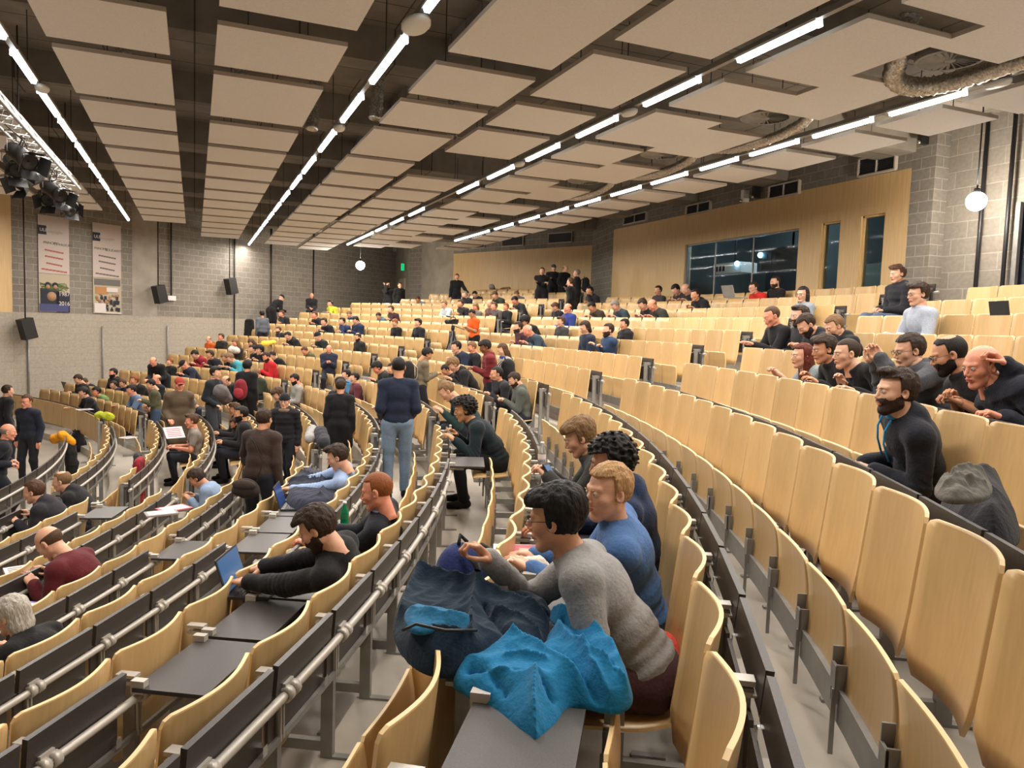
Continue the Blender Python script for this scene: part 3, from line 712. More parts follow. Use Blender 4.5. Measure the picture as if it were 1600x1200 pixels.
def banner(u0, u1, d, kind):
    t0, t1 = tpix(u0), tpix(u1); w = (t1-t0); z0 = ZC+.0; z1 = ZC+2.80
    o = empty('banner', wallp((t0+t1)/2, z0, .03), WA); tag(o, d, 'banner', 'tall printed banners on the block wall')
    m = MB(); m.box((0, 0, 1.96), (w/2, .006, .84)); m.obj('upper_sheet', [PAPER], o)
    m = MB(); m.box((-w/2+w*.13, -.010, 2.37), (w*.13, .004, .13)); m.obj('logo_block', [NAVY], o)
    txt('ULB', .13, WTP, o, (-w/2+.04, -.016, 2.33)); txt('engagée', .14, LTG, o, (-w/2+w*.30, -.010, 2.30))
    if kind == 0:
        txt('PRINCIPES', .10, GNP, o, (-w/2+w*.16, -.010, 1.98)); txt('ET VALEURS', .10, GRP, o, (-w/2+w*.50, -.010, 1.96))
    else:
        txt('PRINCIPES', .10, GNP, o, (-w/2+.04, -.010, 1.98)); txt('SOLIDARITÉ', .11, GRP, o, (-w/2+w*.44, -.010, 1.96))
    for q, (zz, ww) in enumerate([(1.80, .62), (1.62, .60), (1.42, .52), (1.24, .84)]):
        b = MB(); n = 7
        for k in range(n): b.box((-w*ww/2+w*ww*(k+.5)/n+.004, -.010, zz-.008*k), (w*ww/n*.44, .003, .022))
        b.obj('text_line', [REDP if kind == 0 else GRP], o)
    m = MB(); m.box((0, 0, .56), (w/2, .006, .55)); m.obj('photo_sheet', [LTG], o)
    m = MB(); m.box((0, -.009, .02), (w/2, .003, .018)); m.obj('white_margin', [WTP], o)
    r2 = random.Random(kind+3)
    if kind == 0:
        g = MB()
        for k in range(60): g.tube([(r2.uniform(-.48, .5)*w, -.012, r2.uniform(.62, .85)), (r2.uniform(-.48, .5)*w, -.012, r2.uniform(.6, .9))][:1]*1+[(r2.uniform(-.48, .48)*w, -.012, r2.uniform(.62, .86))], .006, 4)
        g.obj('printed_foliage', [GNP], o)
        g = MB(); g.box((-.16*w, -.012, .42), (.3*w, .003, .26)); g.box((.28*w, -.012, .3), (.22*w, .003, .3)); g.obj('printed_dark_suits', [NAVY], o)
        g = MB()
        for sx in (-.22, .02): g.lathe([(.0, 0), (.09, .0), (.09, .004), (0, .004)], 14, 0, (sx*w, -.018, .78), 'y')
        g.obj('printed_hair', [NAVY], o)
        g = MB()
        for sx in (-.22, .02): g.lathe([(.0, 0), (.065, .0), (.065, .004), (0, .004)], 14, 0, (sx*w, -.022, .73), 'y')
        g.lathe([(.0, 0), (.14, .0), (.14, .004), (0, .004)], 14, 0, (-.10*w, -.018, .45), 'y'); g.obj('printed_faces', [SKP], o)
        g = MB(); g.box((-.02*w, -.016, .12), (.47*w, .003, .11)); g.obj('printed_blue_cloth', [BLP], o)
        txt('1987', .17, WTP, o, (.12*w, -.024, .48)); txt('2016', .17, WTP, o, (.12*w, -.024, .20))
    else:
        g = MB()
        for k in range(26): g.lathe([(.0, 0), (.05, .0), (.05, .004), (0, .004)], 10, 0, (r2.uniform(-.42, .42)*w, -.012-.0005*k, r2.uniform(.32, .62)), 'y')
        g.obj('printed_faces', [SKP], o)
        g = MB()
        for k in range(34): g.box((r2.uniform(-.42, .42)*w, -.012-.0006*k, r2.uniform(.10, .52)), (r2.uniform(.02, .05), .002, r2.uniform(.03, .06)))
        g.obj('printed_crowd', [NAVY], o)
        g = MB(); g.box((-.2*w, -.02, .72), (.22*w, .003, .11)); g.obj('printed_orange_shape', [ORP], o)
        g = MB(); g.box((-.28*w, -.034, .17), (.2*w, .002, .15)); g.box((.15*w, -.034, .75), (.2*w, .002, .07)); g.obj('printed_white_shape', [WTP], o)
        g = MB(); g.box((0, -.012, .98), (.46*w, .002, .10)); g.obj('printed_trees', [GRP], o)
banner(59.5, 107.5, 'left tall banner with navy logo, red text lines and 1987 - 2016 photo', 0)
banner(144, 188.5, 'right tall banner with navy logo, dark text lines and crowd photo', 1)
# booth projectors
def projector(name, x, y, z, sx, sy, sz, m_, lab, glow):
    o = empty(name, (x, y, z)); tag(o, lab, 'projector')
    b = MB(); b.box((0, 0, 0), (sx, sy, sz)); b.box((0, 0, sz+.01), (sx*.9, sy*.9, .01)); b.obj('housing', [m_], o)
    b = MB(); b.lathe([(.0, .0), (.05, .0), (.07, .03), (.07, .06), (0, .065)], 16, 0, (-sx-.06, glow[0], glow[1]), 'x'); b.obj('lens', [mat('lit_projector_lens', (.6, .8, 1), .3, emit=(.35, .7, 1.), est=22)], o)
    b = MB()
    for k in range(3): b.box((-sx-.004, sy*.5-.1+k*.1 if False else sy*(.75-.25*k), 0), (.004, sy*.08, sz*.55))
    b.obj('air_grille', [MT['black']], o)
    b = MB(); b.tube([(0, 0, sz), (0, 0, 6.4-z)], .03, 8); b.obj('mount', [MT['black']], o)
projector('projector', 13.6, 16.85, 5.02, .26, .58, .13, MT['white'], 'white ceiling projector glowing blue behind the booth glass', (-.42, .10))
projector('large_projector', 13.5, 14.6, 5.12, .40, .62, .26, MT['black'], 'large black projector with a blue light behind the booth glass', (.66, .12))
m = MB(); m.box((15.3, 16.9, 4.35), (.04, .62, .70)); tag(m.obj('booth_door', [mat('dark_grey_door', (.045, .045, .05), .6)]), 'dark grey door at the back of the projection booth', 'door')
m = MB(); m.box((15.3, 14.1, 4.45), (.03, .75, .62)); tag(m.obj('booth_screen', [mat('pale_green_board', (.25, .30, .25), .6)]), 'pale greenish board behind the booth glass', 'board')
bl = bpy.data.lights.new('booth_lamp', 'POINT'); bl.energy = 60; bl.color = (.7, .9, 1); bl.shadow_soft_size = .2
blo = bpy.data.objects.new('booth_lamp', bl); COL.objects.link(blo); blo.location = (13.6, 15.6, 6.1)
# ------------------------------------------------------------------ blended solids -> surface (for people, coats and bags)
def smin(a, b, k):
    h = np.clip(.5+.5*(b-a)/k, 0, 1); return b*(1-h)+a*h-k*h*(1-h)
class Fld:
    def __init__(s, lo, hi, h):
        s.h = h; s.o = np.array(lo, float); s.n = np.maximum(4, np.ceil((np.array(hi)-s.o)/h).astype(int)+1)
        s.F = np.full(s.n, 9., np.float32); s.ax = [(s.o[i]+np.arange(s.n[i])*h).astype(np.float32) for i in range(3)]
    def sl(s, lo, hi):
        out = []
        for i in range(3):
            a = int(np.clip(np.floor((lo[i]-s.o[i])/s.h), 0, s.n[i])); b = int(np.clip(np.ceil((hi[i]-s.o[i])/s.h)+1, 0, s.n[i])); out.append(slice(a, b))
        return tuple(out)
    def xyz(s, q): return s.ax[0][q[0]][:, None, None], s.ax[1][q[1]][None, :, None], s.ax[2][q[2]][None, None, :]
    def put(s, q, d, k, sub=False):
        if s.F[q].size == 0: return
        if sub: s.F[q] = -smin(-s.F[q], d, k)
        else: s.F[q] = smin(s.F[q], d, k)
    def cone(s, a, ra, b, rb, k=.02, inf=0., sub=False):
        a = np.array(a, float); b = np.array(b, float); ra += inf; rb += inf; m = max(ra, rb)+k+s.h
        q = s.sl(np.minimum(a, b)-m, np.maximum(a, b)+m); X, Y, Z = s.xyz(q); d = b-a; L2 = max(d@d, 1e-9)
        t = np.clip(((X-a[0])*d[0]+(Y-a[1])*d[1]+(Z-a[2])*d[2])/L2, 0, 1)
        s.put(q, np.sqrt((X-a[0]-t*d[0])**2+(Y-a[1]-t*d[1])**2+(Z-a[2]-t*d[2])**2)-(ra+(rb-ra)*t), k, sub)
    def ell(s, c, r, R=None, k=.02, inf=0., sub=False):
        c = np.array(c, float); r = np.array(r, float)+inf; m = r.max()+k+s.h; q = s.sl(c-m, c+m); X, Y, Z = s.xyz(q); X, Y, Z = X-c[0], Y-c[1], Z-c[2]
        if R is not None:
            R = np.array(R); X, Y, Z = (R[0, 0]*X+R[1, 0]*Y+R[2, 0]*Z, R[0, 1]*X+R[1, 1]*Y+R[2, 1]*Z, R[0, 2]*X+R[1, 2]*Y+R[2, 2]*Z)
        k0 = np.sqrt((X/r[0])**2+(Y/r[1])**2+(Z/r[2])**2); k1 = np.sqrt((X/r[0]**2)**2+(Y/r[1]**2)**2+(Z/r[2]**2)**2)+1e-9
        s.put(q, k0*(k0-1)/k1, k, sub)
    def torus(s, c, R, Rr, r, k=.01, inf=0.):
        c = np.array(c, float); m = Rr+r+k+s.h; q = s.sl(c-m, c+m); X, Y, Z = s.xyz(q); X, Y, Z = X-c[0], Y-c[1], Z-c[2]; R = np.array(R)
        X, Y, Z = (R[0, 0]*X+R[1, 0]*Y+R[2, 0]*Z, R[0, 1]*X+R[1, 1]*Y+R[2, 1]*Z, R[0, 2]*X+R[1, 2]*Y+R[2, 2]*Z)
        s.put(q, np.sqrt((np.sqrt(X*X+Y*Y)-Rr)**2+Z*Z)-(r+inf), k)
    def noise(s, amp, wl, seed=0, n=5, stretch=(1, 1, 1)):
        r = np.random.default_rng(seed); X, Y, Z = s.xyz((slice(None),)*3); N = 0
        for _ in range(n):
            d = r.normal(size=3); d /= np.linalg.norm(d); d = d*np.array(stretch)*2*PI/(wl*r.uniform(.7, 1.4)); N = N+np.sin(X*d[0]+Y*d[1]+Z*d[2]+r.uniform(0, 6))
        s.F += (amp*N/n*1.6).astype(np.float32)
    def cut(s, n, d, k=0.004):      # keep the side where p.n < d
        X, Y, Z = s.xyz((slice(None),)*3); c = X*n[0]+Y*n[1]+Z*n[2]-d; s.F = -smin(-s.F, -c, k) if k else np.maximum(s.F, c)
    def mesh(s):
        F = s.F; ins = F < 0; nx, ny, nz = F.shape
        cnt = np.zeros((nx-1, ny-1, nz-1), np.int8)
        for a in (0, 1):
            for b in (0, 1):
                for c in (0, 1): cnt += ins[a:nx-1+a, b:ny-1+b, c:nz-1+c]
        act = (cnt > 0) & (cnt < 8); I = np.argwhere(act)
        if len(I) == 0: return np.zeros((0, 3)), np.zeros((0, 4), int)
        idx = np.full(act.shape, -1, np.int32); idx[act] = np.arange(len(I))
        C = {}
        for a in (0, 1):
            for b in (0, 1):
                for c in (0, 1): C[a, b, c] = F[I[:, 0]+a, I[:, 1]+b, I[:, 2]+c]
        P = np.zeros((len(I), 3)); N = np.zeros(len(I))
        ks = list(C)
        for p in ks:
            for ax in range(3):
                if p[ax]: continue
                q = list(p); q[ax] = 1; q = tuple(q); v0, v1 = C[p], C[q]; m = (v0 < 0) != (v1 < 0)
                t = np.where(m, v0/np.where(m, v0-v1, 1), 0); e = np.array(p, float)[None, :].repeat(len(I), 0); e[:, ax] = t; P[m] += e[m]; N += m
        V = s.o+(I+P/N[:, None])*s.h
        Q = []
        for ax in range(3):
            sl0 = [slice(1, -1)]*3; sl0[ax] = slice(0, -1); sl1 = list(sl0); sl1[ax] = slice(1, None)
            A = ins[tuple(sl0)]; B = ins[tuple(sl1)]; E = np.argwhere(A != B)
            if len(E) == 0: continue
            off = [1, 1, 1]; off[ax] = 0; E = E+np.array(off); a0 = A[tuple((E-np.array(off)).T)]
            u, v = (ax+1) % 3, (ax+2) % 3; du = np.zeros(3, int); du[u] = 1; dv = np.zeros(3, int); dv[v] = 1
            g = [idx[tuple((E-x).T)] for x in (0*du, du, du+dv, dv)]; G = np.stack(g, 1); G[~a0] = G[~a0][:, ::-1]; Q.append(G)
        Q = np.concatenate(Q) if Q else np.zeros((0, 4), int)
        return V, Q[:, ::-1] if False else Q
def join(parts):
    V = []; Q = []; M_ = []; o = 0
    for v, q, mi in parts:
        V.append(v); Q.append(q+o); M_.append(np.full(len(q), mi)); o += len(v)
    return np.concatenate(V), np.concatenate(Q), np.concatenate(M_)
def npmesh(name, V, Q, mi=None, mats=(None,)):
    me = bpy.data.meshes.new(name); me.vertices.add(len(V)); me.vertices.foreach_set('co', np.asarray(V, np.float32).ravel())
    me.loops.add(Q.size); me.loops.foreach_set('vertex_index', Q.astype(np.int32).ravel()); me.polygons.add(len(Q))
    me.polygons.foreach_set('loop_start', np.arange(0, Q.size, 4, dtype=np.int32)); 
    me.polygons.foreach_set('use_smooth', np.ones(len(Q), bool))
    for m in mats: me.materials.append(m)
    if mi is not None: me.polygons.foreach_set('material_index', mi.astype(np.int32))
    me.update(calc_edges=True); me.validate(); return me
# ---- head (head frame: origin between the ears, +y face, z up)
_hc = {}
def head_geo(lod, fem=False):
    key = ('head', lod, fem)
    if key in _hc: return _hc[key]
    f = Fld((-.11, -.13, -.20), (.11, .14, .15), {0: .0036, 1: .006, 2: .010}[lod]); j = .92 if fem else 1.
    f.ell((0, -.014, .030), (.076, .097, .090), k=.01); f.ell((0, .020, -.025), (.063, .074, .080), k=.03)
    for s in (-1, 1):
        f.cone((s*.044*j, -.002, -.060), .024, (s*.014, .062, -.100), .021, .025)
        f.ell((s*.041, .050, -.022), (.024, .026, .022), k=.02)
        f.cone((s*.012, .083, .026), .009, (s*.042, .070, .027), .009, .014)
        f.ell((s*.0805, -.010, -.004), (.008, .020, .032), k=.008); f.ell((s*.083, -.002, -.004), (.006, .010, .018), k=.004, sub=True)
        f.ell((s*.031, .096, .008), (.017, .014, .011), k=.010, sub=True)
        f.ell((s*.011, .099, -.031), (.008, .010, .007), k=.006)
        f.ell((s*.031, .079, .006), (.0135, .0135, .0115), k=.002)
    f.cone((0, .084, .018), .008, (0, .108, -.023), .0105, .008)
    f.ell((0, .070, -.100), (.018, .018, .016), k=.018)
    f.ell((0, .083, -.058), (.026, .018, .014), k=.012)
    f.ell((0, .0975, -.0535), (.022, .008, .0050), k=.003); f.ell((0, .0955, -.0655), (.019, .008, .0058), k=.003)
    f.ell((0, .106, -.0598), (.024, .008, .0018), k=.002, sub=True)
    f.cone((0, -.022, -.05), .054, (0, -.040, -.20), .056, .02)
    V, Q = f.mesh(); V = V[:, :]; c = V[Q].mean(1)
    mi = np.zeros(len(Q), int); lip = ((c[:, 0]/.023)**2+((c[:, 2]+.0595)/.0115)**2 < 1) & (c[:, 1] > .088); mi[lip] = 1
    _hc[key] = (V, Q, mi); return _hc[key]
def hair_geo(style, lod):
    key = (style, lod)
    if key in _hc: return _hc[key]
    h = {0: .0042, 1: .007, 2: .011}[lod]; big = style in ('long', 'pony', 'bob')
    f = Fld((-.15, -.17, -.32 if big else -.14), (.15, .17, .19), h); t = {'crop': .006, 'short': .013, 'bushy': .024, 'quiff': .018, 'curly': .032, 'bald': .005, 'side': .020, 'thin': .008}.get(style, .015)
    if lod == 2: t += .004
    if style in ('beanie', 'cap', 'hoodup'):
        if style == 'hoodup': f.ell((0, -.03, .02), (.100, .125, .125)); f.cut((0, .8, -.25), .045); f.noise(.004, .08, 2)
        else:
            f.ell((0, -.014, .038), (.088, .109, .102 if style == 'beanie' else .094)); f.cut((0, -.22, -1), -.030)
            if style == 'cap': f.ell((0, .125, .040), (.065, .070, .010), k=.008)
            else: f.torus((0, -.012, .042), np.eye(3), .092, .011, .006)
    else:
        f.ell((0, -.016, .032), (.076, .097, .090), inf=t, k=.005)
        if style == 'quiff': f.ell((0, .055, .115), (.055, .045, .026), k=.02)
        if style == 'side': f.ell((.02, .045, .105), (.062, .05, .030), k=.02); f.ell((-.03, .06, .085), (.04, .04, .03), k=.02)
        if style == 'mop': f.ell((0, .05, .08), (.080, .058, .050), k=.02); f.ell((0, -.03, .06), (.092, .10, .085), k=.02)
        if big:
            f.ell((0, -.055, -.06), (.088, .060, .13 if style != 'bob' else .09), k=.03)
            if style == 'long': f.cone((.055, -.02, -.05), .038, (.06, .0, -.24), .030, .03); f.cone((-.055, -.02, -.05), .038, (-.06, .0, -.24), .030, .03); f.cone((0, -.07, -.1), .06, (0, -.07, -.24), .05)
            if style == 'pony': f.cone((0, -.11, .03), .03, (0, -.14, -.12), .022)
        if style in ('curly',): f.noise(.016, .030, 4, 9)
        elif style in ('crop', 'bald', 'thin'): pass
        else: f.noise(.0045, .045, 5, 7, (1.5, 1.0, .45)); f.noise(.0028, .014, 8, 8, (1.6, 1.1, .35))
        # face opening, ears, nape
        X, Y, Z = f.xyz((slice(None),)*3); ft = .5 if style in ('mop', 'side', 'bushy', 'curly') else .62
        front = (Y-.030)*.62-(Z-.012)*.78 if style not in ('mop', 'curly') else (Y-.050)*.8-(Z-.02)*.6
        hl = {'mop': .060, 'bushy': .070, 'curly': .066, 'side': .072}.get(style, .080)
        face = np.minimum(np.minimum(Y-.012, hl-Z), .2+0*X); face = np.minimum(face, .9*(Y+.0)+.02)
        f.F = -smin(-f.F, -face.astype(np.float32), .006)
        if not big: nape = np.minimum(-.062-Z, .2-0*Y+0*X)+0*Y; f.F = np.maximum(f.F, (nape+.0).astype(np.float32)); 
        for s in (-1, 1): f.ell((s*.088, -.008, -.012), (.022, .022, .030), k=.006, sub=True) if style not in ('long', 'bob', 'mop') else None
        if style == 'bald': f.F = np.maximum(f.F, (Z-.045+.35*np.maximum(Y+.02, 0)+0*X).astype(np.float32))
        if style == 'thin': f.F = np.maximum(f.F, (.055-np.sqrt(X**2+(Y+.03)**2)-.9*np.maximum(.10-Z, 0)).astype(np.float32)); f.F = np.maximum(f.F, (Y-.055+0*X+0*Z).astype(np.float32))
    V, Q = f.mesh(); _hc[key] = (V, Q, None); return _hc[key]
def beard_geo(lod, full=True):
    key = ('beard', lod, full)
    if key in _hc: return _hc[key]
    f = Fld((-.10, -.06, -.16), (.10, .14, .03), {0: .004, 1: .006, 2: .009}[lod]); t = .0055 if lod < 2 else .010
    f.ell((0, .020, -.025), (.063, .074, .080), k=.03, inf=t)
    for s in (-1, 1): f.cone((s*.044, -.002, -.060), .024+t, (s*.014, .062, -.100), .021+t, .025)
    f.ell((0, .070, -.100), (.018, .018, .016), k=.018, inf=t); f.ell((0, .085, -.052), (.028, .018, .014), k=.012, inf=t*.6)
    X, Y, Z = f.xyz((slice(None),)*3)
    keep = np.maximum(Z+.030-.55*np.maximum(np.abs(X)-.035, 0), -(Y+.010)); f.F = np.maximum(f.F, keep.astype(np.float32))
    f.ell((0, .105, -.060), (.025, .022, .0095), k=.003, sub=True); f.ell((0, .115, -.020), (.030, .03, .020), k=.003, sub=True)
    f.noise(.0012, .012, 3, 6); V, Q = f.mesh(); _hc[key] = (V, Q, None); return _hc[key]
def hand_geo(curl, lod):
    """left hand frame: wrist at origin, +x along the fingers, +y thumb side, +z back of the hand; curl bends towards -z"""
    key = ('hand', curl, lod)
    if key in _hc: return _hc[key]
    f = Fld((-.07, -.08, -.13), (.21, .10, .06), {0: .0034, 1: .005, 2: .0078}[lod])
    f.cone((-.06, 0, 0), .027, (.005, 0, 0), .024, .02)
    f.cone((.01, -.020, 0), .017, (.080, -.030, .002), .013, .02); f.cone((.01, .015, 0), .018, (.085, .024, .002), .0135, .02); f.ell((.045, 0, 0), (.045, .038, .014), k=.015)
    fing = [(.026, .088, .043, .026, .021, .0088), (.009, .092, .047, .030, .022, .0090), (-.009, .088, .043, .028, .021, .0086), (-.027, .079, .033, .021, .018, .0078)]
    for n, (y, x0, l1, l2, l3, r) in enumerate(fing):
        p = np.array([x0-.006, y, .002]); a = curl*(.9+.12*n)*.55; sp = (y)*1.6
        for L, k_ in ((l1, 1.), (l2, 1.25), (l3, .8)):
            d = np.array([math.cos(a)*math.cos(sp), math.sin(sp)*math.cos(a), -math.sin(a)]); q = p+d*L; f.cone(p, r, q, r*.93, .0035); p = q; r *= .93; a += curl*k_
    p = np.array([.018, .026, -.006]); q = p+np.array([.030, .030, -.010]); f.cone(p, .0155, q, .0115, .014); p = q; q = p+np.array([.028, .012-.014*curl, -.010-.012*curl]); f.cone(p, .0108, q, .0098, .005); p = q; q = p+np.array([.022, -.002-.012*curl, -.004-.010*curl]); f.cone(p, .0098, q, .0080, .004)
    V, Q = f.mesh(); _hc[key] = (V, Q, None); return _hc[key]

# ---- pose
def V3(*a): return np.array(a, float)
def unit(v): return v/(np.linalg.norm(v)+1e-9)
def rx(a): c, s = math.cos(a), math.sin(a); return np.array([[1, 0, 0], [0, c, -s], [0, s, c]])
def ry(a): c, s = math.cos(a), math.sin(a); return np.array([[c, 0, s], [0, 1, 0], [-s, 0, c]])
def rzm(a): c, s = math.cos(a), math.sin(a); return np.array([[c, -s, 0], [s, c, 0], [0, 0, 1]])
def ik(S, T, l1, l2, pole):
    d = T-S; L = np.linalg.norm(d); L2 = min(L, (l1+l2)*.995); u = unit(d); T2 = S+u*L2
    a = (l1*l1-l2*l2+L2*L2)/(2*L2); hgt = math.sqrt(max(l1*l1-a*a, 0)); p = pole-S; p = p-u*(p@u); return S+u*a+unit(p)*hgt, T2
POSES = {
 # lean, slouch (deg) ; hands L,R (x,y,z) for a seated figure whose seat is at .45 ; curl
 'sit':   dict(lean=4, sl=6, hl=(-.13, .34, .66), hr=(.12, .36, .66), curl=.5, nod=8),
 'lap':   dict(lean=-4, sl=14, hl=(-.06, .26, .60), hr=(.07, .27, .62), curl=.7, nod=25),
 'phone': dict(lean=6, sl=16, hl=(-.04, .34, .74), hr=(.05, .34, .74), curl=.9, nod=34),
 'type':  dict(lean=16, sl=12, hl=(-.09, .50, .71), hr=(.09, .50, .71), curl=.35, nod=22),
 'fwd':   dict(lean=26, sl=18, hl=(-.16, .46, .70), hr=(.10, .44, .72), curl=.6, nod=14),
 'read':  dict(lean=24, sl=24, hl=(-.14, .44, .70), hr=(.12, .44, .70), curl=.5, nod=42),
 'chin':  dict(lean=22, sl=16, hl=(-.12, .42, .71), hr=(.03, .35, 1.00), curl=1.0, nod=8),
 'cross': dict(lean=2, sl=4, hl=(.12, .24, .82), hr=(-.12, .26, .80), curl=.6, nod=4),
 'stand': dict(st=1, lean=2, sl=4, hl=(-.22, .04, .86), hr=(.22, .04, .86), curl=.6, nod=6),
 'sphone': dict(st=1, lean=3, sl=8, hl=(-.05, .30, 1.18), hr=(.06, .30, 1.18), curl=.9, nod=32),
 'scross': dict(st=1, lean=0, sl=4, hl=(.12, .22, 1.22), hr=(-.12, .24, 1.20), curl=.6, nod=4),
 'spocket': dict(st=1, lean=0, sl=6, hl=(-.18, .16, .98), hr=(.18, .16, .98), curl=.9, nod=10),
 'sbend': dict(st=1, lean=38, sl=14, hl=(-.14, .52, .92), hr=(.14, .52, .92), curl=.6, nod=30),
 'sreach': dict(st=1, lean=6, sl=6, hl=(-.40, .36, 1.0), hr=(.24, .05, .84), curl=.4, nod=8),
 'scam':  dict(st=1, lean=0, sl=4, hl=(-.04, .22, 1.56), hr=(.06, .22, 1.56), curl=.9, nod=0),
}
_tc = {}
def skeleton(P):
    st = P.get('st', 0); hz = .93 if st else .465
    if 'hz' in P: hz = P['hz']
    le, sl = math.radians(P['lean']), math.radians(P['sl']); tw = rzm(math.radians(P.get('tw', 0))); side = ry(math.radians(P.get('side', 0)))
    H = V3(0, 0, hz); d1 = side@rx(-le)@V3(0, 0, 1); d2 = side@rx(-le-sl)@V3(0, 0, 1); M_ = H+d1*.25; N = M_+d2*.25
    R1 = side@rx(-le); R2 = tw@side@rx(-le-sl*.8)
    nd = math.radians(P.get('nod', 5)); dn = side@rx(-(le+sl)*.55-nd*.35)@V3(0, 0, 1); Hc = N+dn*.155+V3(0, .012, 0)
    yw = math.radians(P.get('yaw', 0)); Rh = rzm(yw)@ry(math.radians(P.get('roll', 0)))@rx(-nd)
    S = {s: N+R2@V3(s*.168, -.005, -.058) for s in (-1, 1)}
    A = {}
    for s, hh in ((-1, P['hl']), (1, P['hr'])):
        T = V3(*hh); pole = S[s]+(V3(s*.10, -.25, -.35) if st else V3(s*.16, -.22, -.34)) if 'pole' not in P else V3(*P['pole'][0 if s < 0 else 1]); E, W = ik(S[s], T, .285, .25, pole); A[s] = (S[s], E, W)
    G = {}
    for s, ft in ((-1, P.get('fl')), (1, P.get('fr'))):
        J = H+V3(s*.095, 0, -.01)
        if ft is None: ft = (s*.10, .06 if s > 0 else -.04, .08) if st else (s*.14, .36, .08)
        K, Fo = ik(J, V3(*ft), .43, .42, J+V3(s*.1, 1., .3)); G[s] = (J, K, Fo)
    return dict(H=H, M=M_, N=N, R1=R1, R2=R2, Hc=Hc, Rh=Rh, A=A, G=G, d1=d1, d2=d2, dn=dn)
def torso(f, K, inf, k=.03, belly=0., wide=1.):
    H, M_, N = K['H'], K['M'], K['N']
    f.ell(H+K['d1']*.03, (.160*wide, .112, .115), K['R1'], k, inf); f.ell(H+K['d1']*.17+K['R1']@V3(0, .02*belly, 0), (.142*wide, .105+.03*belly, .13), K['R1'], k, inf)
    f.ell(M_+K['d2']*.10, (.160*wide, .112, .150), K['R2'], k, inf)
    f.cone(K['A'][-1][0], .060, N-K['d2']*.03, .060, k, inf); f.cone(K['A'][1][0], .060, N-K['d2']*.03, .060, k, inf)
def arms(f, K, inf, k=.02, short=False):
    for s in (-1, 1):
        S, E, W = K['A'][s]; f.cone(S, .055, E, .043, k, inf)
        if not short: f.cone(E, .042, W, .030, k, inf)
def legs(f, K, inf, k=.03):
    for s in (-1, 1):
        J, Kn, Fo = K['G'][s]; f.cone(J, .088, Kn, .060, k, inf); f.cone(Kn, .057, Fo, .042, k, inf)
